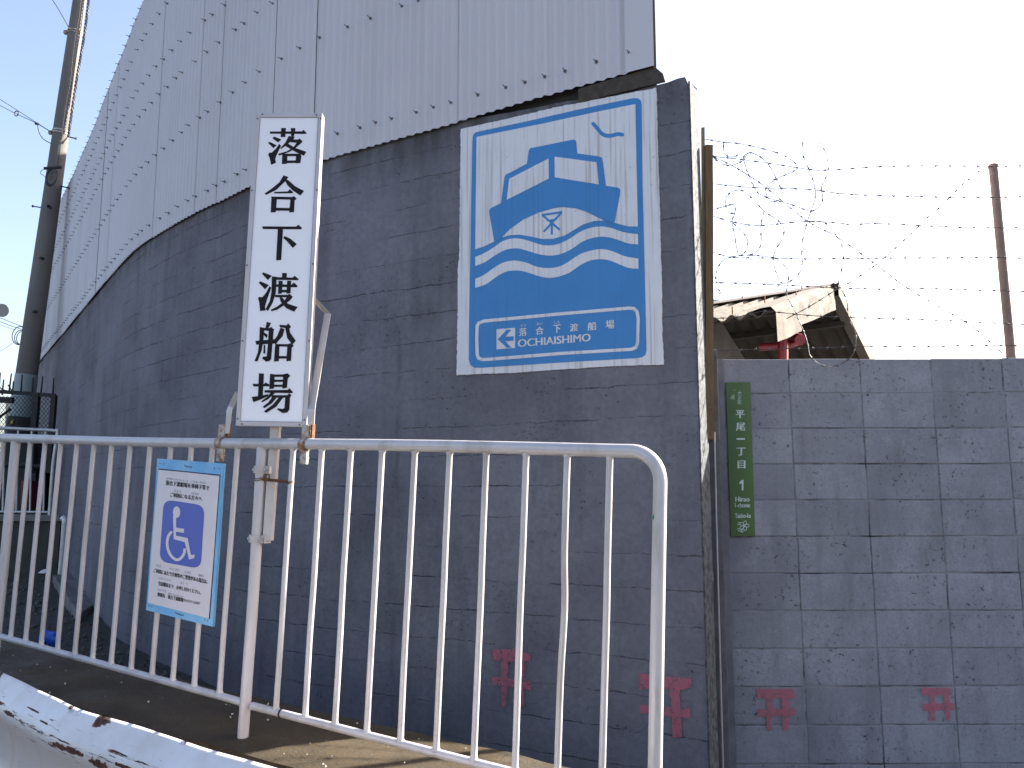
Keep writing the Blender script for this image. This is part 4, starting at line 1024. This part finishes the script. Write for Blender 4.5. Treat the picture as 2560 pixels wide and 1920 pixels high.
# ------------------------------------------------------------------ utility pole and its wires
PY = 11.5
pa = at(69, 920, PY); pc = at(199, 0, PY); ax = (pc - pa).normalized(); pole_at = lambda z: pa + ax * ((z - pa.z) / ax.z)
up_ = thing('utility_pole', 'tall leaning grey concrete utility pole at the left edge', 'pole', pole_at(0))
zs_ = [-.2 + .5 * k for k in range(26)]; prad = lambda z: .152 - .0085 * (z - 1.5)
m = MB(); m.tube([pole_at(z) for z in zs_], [prad(z) for z in zs_], 28); m.build('shaft', M_POLE, up_, True)
c6b = lambda x, y, Y=PY: at(x * .1567, 900 + y * .1567, Y)
z1 = c6b(300, 235).z; z2 = c6b(300, 910).z
m = MB(); m.tube([pole_at(z1), pole_at(z2)], [prad(z1) + .006, prad(z2) + .008], 28); m.build('sleeve', M_SLEEVE, up_, True)
m = MB(); m.tube([pole_at(z2), pole_at(.1)], [prad(z2) + .02, prad(.1) + .03], 28); sv = m.build('base_wrap', M_DARK, up_, True)
m = MB(); z3 = c6b(180, 990).z
q = [c6b(x, y, PY - .19) for x, y in [(165,1020),(180,960),(210,955),(200,1015)]]; m.slab(q, (0, .02, 0)); m.build('warning_stripe', M_YEL, sv)
c1p = lambda x, y, Y=PY: at(x * .3165, y * .3165, Y)
for px in ((590, 275), (475, 1065)):
    zc = c1p(*px).z; m = MB()
    for dz in (.0, .035): m.tube([pole_at(zc + dz), pole_at(zc + dz + .022)], [prad(zc) + .008] * 2, 24)
    q = pole_at(zc) + Vector((-prad(zc) - .02, -.03, .02)); m.box(q, (.05, .05, .05)); m.build('band', M_RUSTG, up_, True)
for (x0, y0, x1, y1) in ((530,1078,602,1095), (480,1470,550,1488), (328,1640,255,1628)):
    m = MB(); a = c1p(x0, y0); b = c1p(x1, y1); m.tube([a, b], .009, 8); d = (b - a).normalized(); m.tube([b - d * .012, b], .018, 8); m.build('step_bolt', M_DARK, up_, True)
for x, y in ((640, 40), (540, 830)):
    p = at(x * .1687, 640 + y * .1687, PY - .16); m = MB(); m.tube([p, p + Vector((0, -.06, -.01))], .022, 8); m.build('step_socket', M_DARK, up_, True)
for x, y in ((400, 1640), (345, 50)):
    p = c1p(x, y, PY - .15) if y > 100 else at(345 * .3616, 500 + 50 * .3616, PY - .15)
    m = MB(); m.tube([p, p + Vector((0, -.05, 0))], .022, 8); m.build('step_socket', M_DARK, up_, True)
# cables clipped to the pole
m = MB(); P0 = [c1p(705, -40, PY - .02), c1p(690, 100, PY - .02), c1p(668, 270, PY - .02), c1p(640, 430, PY - .02), c1p(610, 600, PY - .03), c1p(580, 800, PY - .04), c1p(552, 990, PY - .05), c1p(540, 1080, PY - .06)]
cen = catmull(P0, 24)
for ph in (0, 2.1, 4.2):
    m.tube([c + Vector((math.cos(k * .55 + ph) * .012, math.sin(k * .55 + ph) * .012, 0)) for k, c in enumerate(cen)], .0085, 6)
m.build('twisted_cable', M_ROPE, up_, True)
m = MB()
for L_ in ([(640,-20),(622,120),(600,270),(575,450),(550,650),(520,830),(500,980),(485,1080),(470,1200),(455,1330)], [(668,-20),(640,200),(612,400),(580,620),(545,850)]):
    m.tube(catmull([c1p(x + 3 * math.sin(i * 2), y, PY - .19) for i, (x, y) in enumerate(L_)], 6), .006, 6)
m.build('clipped_cable', M_CABLE, up_, True)
m = MB()
cc = c1p(412, 1395, PY - .24)
for q in range(3): m.tube([cc + Vector((math.cos(t) * (.068 + .006 * q), -.01 * q + .02 * math.sin(t), math.sin(t) * (.125 + .008 * q) - .008 * q)) for t in [2*math.pi*k/28 for k in range(29)]], .007, 6)
m.tube([c1p(350, 1330, PY - .2), c1p(490, 1320, PY - .2)], .022, 8)
m.tube(catmull([c1p(375, 1330, PY - .2), c1p(330, 1345, PY - .2), c1p(322, 1370, PY - .2), c1p(350, 1390, PY - .2), c1p(368, 1420, PY - .2)], 5), .004, 6)
m.build('cable_coil', M_CABLE, up_, True)
m = MB()
for q, (x, y, rx, rz) in enumerate(((285, 1180, .10, .13), (300, 1205, .08, .10), (310, 1215, .06, .09))):
    cc = at(x * .1687, 640 + y * .1687, PY - .05); m.tube([cc + Vector((math.cos(t) * rx, 0, math.sin(t) * rz)) for t in [2*math.pi*k/24 for k in range(25)]], .006, 6)
m.build('cable_loop', M_CABLE, up_, True)
def wire(P, label, r=.006):
    m = MB(); m.tube(catmull(P, 8), r, 6); tag(m.build('overhead_wire', M_CABLE, None, True, P[-1]), label, 'wire', 'wires strung to the pole')
wire([c1p(300, -160, 12.4), c1p(415, 0, 12), c1p(495, 130, 11.7), c1p(560, 250, 11.42)], 'steep guy wire reaching the rusty upper pole band from above')
wire([c1p(-80, 740, 13), c1p(0, 785, 12.6), c1p(150, 880, 12.1), c1p(290, 970, 11.7), c1p(405, 1042, 11.4)], 'upper of two wires meeting at the lower pole band', .005)
wire([c1p(-80, 790, 13), c1p(0, 833, 12.6), c1p(110, 890, 12.2), c1p(290, 975, 11.7), c1p(405, 1046, 11.4)], 'lower of two wires meeting at the lower pole band, with a small coil', .005)
m = MB(); cc = c1p(130, 897, 12.1); m.tube([cc + Vector((math.cos(t) * .03, 0, math.sin(t) * .04)) for t in [2*math.pi*k/14 for k in range(15)]], .008, 6); m.tube(catmull([c1p(295, 980, 11.7), c1p(310, 1050, 11.6), c1p(345, 1100, 11.55), c1p(400, 1132, 11.4)], 6), .006, 6); m.tube([c1p(280, 975, 11.7), c1p(305, 982, 11.7)], .02, 8)
tag(m.build('wire_tail', M_CABLE, None, True, c1p(400, 1132, 11.4)), 'drooping cable tail and loop hung from the paired wires', 'wire')
c7p = lambda x, y, Y: at(x * .1687, 640 + y * .1687, Y)
wire([c7p(-120, 865, 13), c7p(0, 915, 12.5), c7p(170, 985, 12), c7p(340, 1048, 11.4)], 'topmost thin wire below the horn loudspeaker', .005)
wire([c7p(-120, 930, 13), c7p(0, 972, 12.5), c7p(160, 1035, 12), c7p(330, 1088, 11.4)], 'second thin wire below the horn loudspeaker', .005)
wire([c7p(-120, 985, 13), c7p(0, 1020, 12.5), c7p(120, 1060, 12), c7p(240, 1100, 11.4)], 'faint third wire ending at the small cable loops', .003)
wire([c7p(-120, 1470, 13), c7p(0, 1412, 12.5), c7p(120, 1340, 12), c7p(225, 1258, 11.4)], 'faint wire falling left from the small cable loops', .003)
# horn loudspeaker
hn = thing('horn_loudspeaker', 'cream horn loudspeaker at the left edge below the wires', 'loudspeaker', at(-60, 1300, 14))
hc = at(4, 776, 14); hd = Vector((.86, -.5, -.1)).normalized()
m = MB(); m.tube([hc - hd * .24, hc - hd * .14, hc - hd * .06, hc, hc + hd * .015, hc + hd * .0, hc - hd * .06, hc - hd * .12], [.035, .05, .075, .112, .116, .106, .068, .03], 24); m.build('bell', M_HORN, hn, True)
m = MB(); m.tube([hc - hd * .1, hc - hd * .03], [.028, .03], 14); m.tube([hc - hd * .03, hc - hd * .01], [.03, .012], 14); m.build('phase_plug', M_HORN, hn, True)
m = MB(); m.tube([hc - hd * .36, hc - hd * .23], .06, 16); m.build('driver', M_HORN, hn, True)
m = MB(); b0 = at(-60, 776, 14); m.tube([hc - hd * .3, Vector((b0.x, hc.y, hc.z))], .015, 8); m.tube([Vector((b0.x, hc.y, 0)), Vector((b0.x, hc.y, hc.z + .5))], .04, 14); m.build('mast', M_GALV, hn, True)

# ------------------------------------------------------------------ things behind the railing on the left
LY = 9.5
c3 = lambda x, y, Y: at(x * .2712, 1050 + y * .2712, Y)
lw = thing('low_wall', 'low dark concrete wall with a ledge carrying the rear handrail', 'wall', c3(200, 1400, LY))
a = c3(-900, 890, LY); b = c3(560, 890, LY)
m = MB(); zt_ = a.z; m.slab([(a.x, LY, 0), (b.x, LY, 0), (b.x, LY, zt_ - .05), (a.x, LY, zt_ - .05)], (0, .5, 0)); m.build('body', M_LOW, lw)
m = MB(); m.slab([(a.x, LY - .03, zt_ - .05), (b.x, LY - .03, zt_ - .05), (b.x, LY - .03, zt_ + .01), (a.x, LY - .03, zt_ + .01)], (0, .56, 0)); m.build('coping', M_SLABC, lw, bevel=.006)
RY = 9.7
hr = thing('handrail', 'short grey pipe handrail on the low wall behind the white railing', 'handrail', c3(460, 900, RY))
pr_ = [c6b(-900, 1050, RY), c6b(0, 1085, RY), c6b(500, 1110, RY), c6b(800, 1122, RY), c6b(880, 1135, RY), c6b(920, 1165, RY), c3(490, 420, RY), c3(455, 905, RY)]
m = MB(); m.tube(catmull(pr_, 6), .021, 12); m.build('top_rail', M_GALV, hr, True)
m = MB(); m.tube([c3(-900, 838, RY), c3(455, 850, RY)], .014, 10); m.build('bottom_rail', M_GALV, hr, True)
for x in (40, 165, 290, 415):
    m = MB(); m.tube([c3(x + 4, 90, RY), c3(x - 15, 850, RY)], .011, 8); m.build('baluster', M_GALV, hr, True)
GY = 10.3
gt = thing('mesh_gate', 'black chain link gate with upright spikes in front of the pole', 'gate', c6b(600, 1300, GY))
bars = [([(-700, 470), (0, 505), (590, 545), (885, 570)], .032), ([(592, 530), (575, 800), (545, 1100), (500, 1800)], .045), ([(868, 565), (850, 800), (825, 1100), (785, 1800)], .04), ([(-700, 1640), (500, 1690), (790, 1710)], .03)]
for P, r in bars:
    m = MB(); m.tube([c6b(x, y, GY) for x, y in P], r, 4 if r > .03 else 8); m.build('gate_bar', M_DARK, gt)
m = MB(); m.slab([c6b(x, y, GY - .02) for x, y in [(-700,560),(185,592),(185,685),(-700,650)]], (0, .06, 0)); m.build('cross_beam', M_DARK, gt)
m = MB(); m.tube([c6b(170, 780, GY), c6b(-300, 1130, GY)], .016, 6); m.build('brace', M_DARK, gt)
for x0, y0, x1, y1 in ((355,232,335,520),(530,275,515,530),(682,258,652,548),(858,285,842,560),(182,214,145,505),(215,338,195,560),(58,312,35,560),(4,200,-20,500)):
    m = MB(); m.tube([c6b(x1, y1, GY), c6b(x0, y0, GY)], [.011, .008], 6); m.build('spike', M_DARK, gt)
m = MB(); m.tube(catmull([c6b(-200, 250, GY), c6b(0, 440, GY), c6b(60, 475, GY), c6b(200, 510, GY)], 4), .007, 6); m.tube([c6b(130, 398, GY), c6b(195, 500, GY)], .008, 6); m.build('loose_wire', M_DARK, gt)
m = MB()
def mesh_panel(x0, x1, y0, y1, st):
    for dr in (1, -1):
        c = x0 - (y1 - y0)
        while c < x1 + (y1 - y0):
            # line x = c + dr*(y-y0)
            pts_ = []
            for y in (y0, y1):
                pts_.append((c + dr * (y - y0) * .82, y))
            (xa, ya), (xb, yb) = pts_
            def cl(xa, ya, xb, yb):
                if xa > xb: xa, ya, xb, yb = xb, yb, xa, ya
                if xb < x0 or xa > x1 or xb - xa < 1e-6: return None
                if xa < x0: ya += (yb - ya) * (x0 - xa) / (xb - xa); xa = x0
                if xb > x1: yb = ya + (yb - ya) * (x1 - xa) / (xb - xa); xb = x1
                return xa, ya, xb, yb
            r_ = cl(xa, ya, xb, yb)
            if r_ and abs(r_[0] - r_[2]) > 2: m.tube([c6b(r_[0], r_[1], GY), c6b(r_[2], r_[3], GY)], .0032, 4)
            c += st
mesh_panel(-600, 570, 570, 1650, 62); mesh_panel(600, 845, 590, 1700, 62)
m.build('chain_link', M_DARK, gt)
m = MB(); m.slab([c3(195, 560, 10.6), c3(262, 560, 10.6), c3(250, 860, 10.6), c3(190, 860, 10.6)], (0, .3, 0))
tag(m.build('red_cabinet', plain('deep_red_panel', (.16, .01, .02), .5), None, False, c3(225, 860, 10.6)), 'dark red cabinet behind the black mesh gate', 'cabinet')
m = MB(); m.slab([c3(60, 150, 10.9), c3(330, 150, 10.9), c3(330, 900, 10.9), c3(60, 900, 10.9)], (0, .5, 0))  # plain black box filling the dark area at the pole foot
tag(m.build('dark_box', M_DARK, None, False, c3(200, 900, 10.9)), 'tall plain black box at the pole foot behind the handrail', 'cabinet')
# bent vent pipe, slab, litter
m = MB(); m.tube(catmull([c3(560, 1420, 8.6), c3(580, 1200, 8.6), c3(594, 1000, 8.6), c3(600, 930, 8.6), c3(592, 905, 8.62), c3(578, 915, 8.66)], 6), .03, 12)
tag(m.build('bent_pipe', M_GALV, None, True, c3(560, 1420, 8.6)), 'short grey pipe with a bent top beside the concrete wall', 'pipe')
c4 = lambda x, y, z: onz(x * .3617, 1450 + y * .3617, z)
m = MB(); Z = .32
tp = [c4(365, -35, .62), c4(600, -60, .62), c4(690, 145, .44), c4(540, 235, .44)]
bt = [Vector((p.x + .02, p.y - .03, .2)) for p in tp]
m.add(tp + bt, [(0, 1, 2, 3), (4, 7, 6, 5), (0, 4, 5, 1), (1, 5, 6, 2), (2, 6, 7, 3), (3, 7, 4, 0)])
tag(m.build('concrete_slab', M_SLABC, None, False, c4(530, 300, .25), bevel=.012), 'tilted broken concrete slab lying against the wall foot', 'slab')
m = MB(); a = c4(285, 385, .42); b = c4(420, 425, .38); P = [a.lerp(b, t) for t in (0, .08, .2, .4, .6, .75, .88, .94, 1)]
m.tube([p + Vector((0, 0, .008 * math.sin(i * 2.3))) for i, p in enumerate(P)], [.02, .05, .056, .046, .056, .05, .03, .018, .018], 12)
tag(m.build('plastic_bottle', M_BLUEPL, None, True, a), 'crumpled blue plastic bottle on the gravel behind the railing', 'bottle')
m = MB(); p = c3(388, 1402, 8.2); m.slab([p + Vector(v) for v in ((-.04, 0, -.01), (-.015, 0, .012), (.025, 0, .016), (.045, 0, .006), (.02, 0, -.012))], (0, .06, .01))
tag(m.build('white_scrap', M_WHITEPL, None, False, p), 'small white scrap of rubbish at the low wall foot', 'litter')
# rust lump at the foot of the left railing post
# ------------------------------------------------------------------ distant building at far left
fb = thing('distant_building', 'far cream apartment block seen through the gate at the left edge', 'building', c6b(-200, 1500, 70))
m = MB(); P = [c6b(90, 640, 70), c6b(240, 640, 70), c6b(240, 1500, 70), c6b(70, 1500, 70)]; m.slab(P, (0, 8, 0)); m.build('wall', M_FARW, fb)
for x, y in ((120, 750), (120, 880), (115, 1000), (165, 760), (165, 900)):
    m = MB(); m.slab([c6b(x, y, 69.9), c6b(x + 30, y, 69.9), c6b(x + 30, y + 80, 69.9), c6b(x, y + 80, 69.9)], (0, .05, 0)); m.build('window', M_FARG, fb)
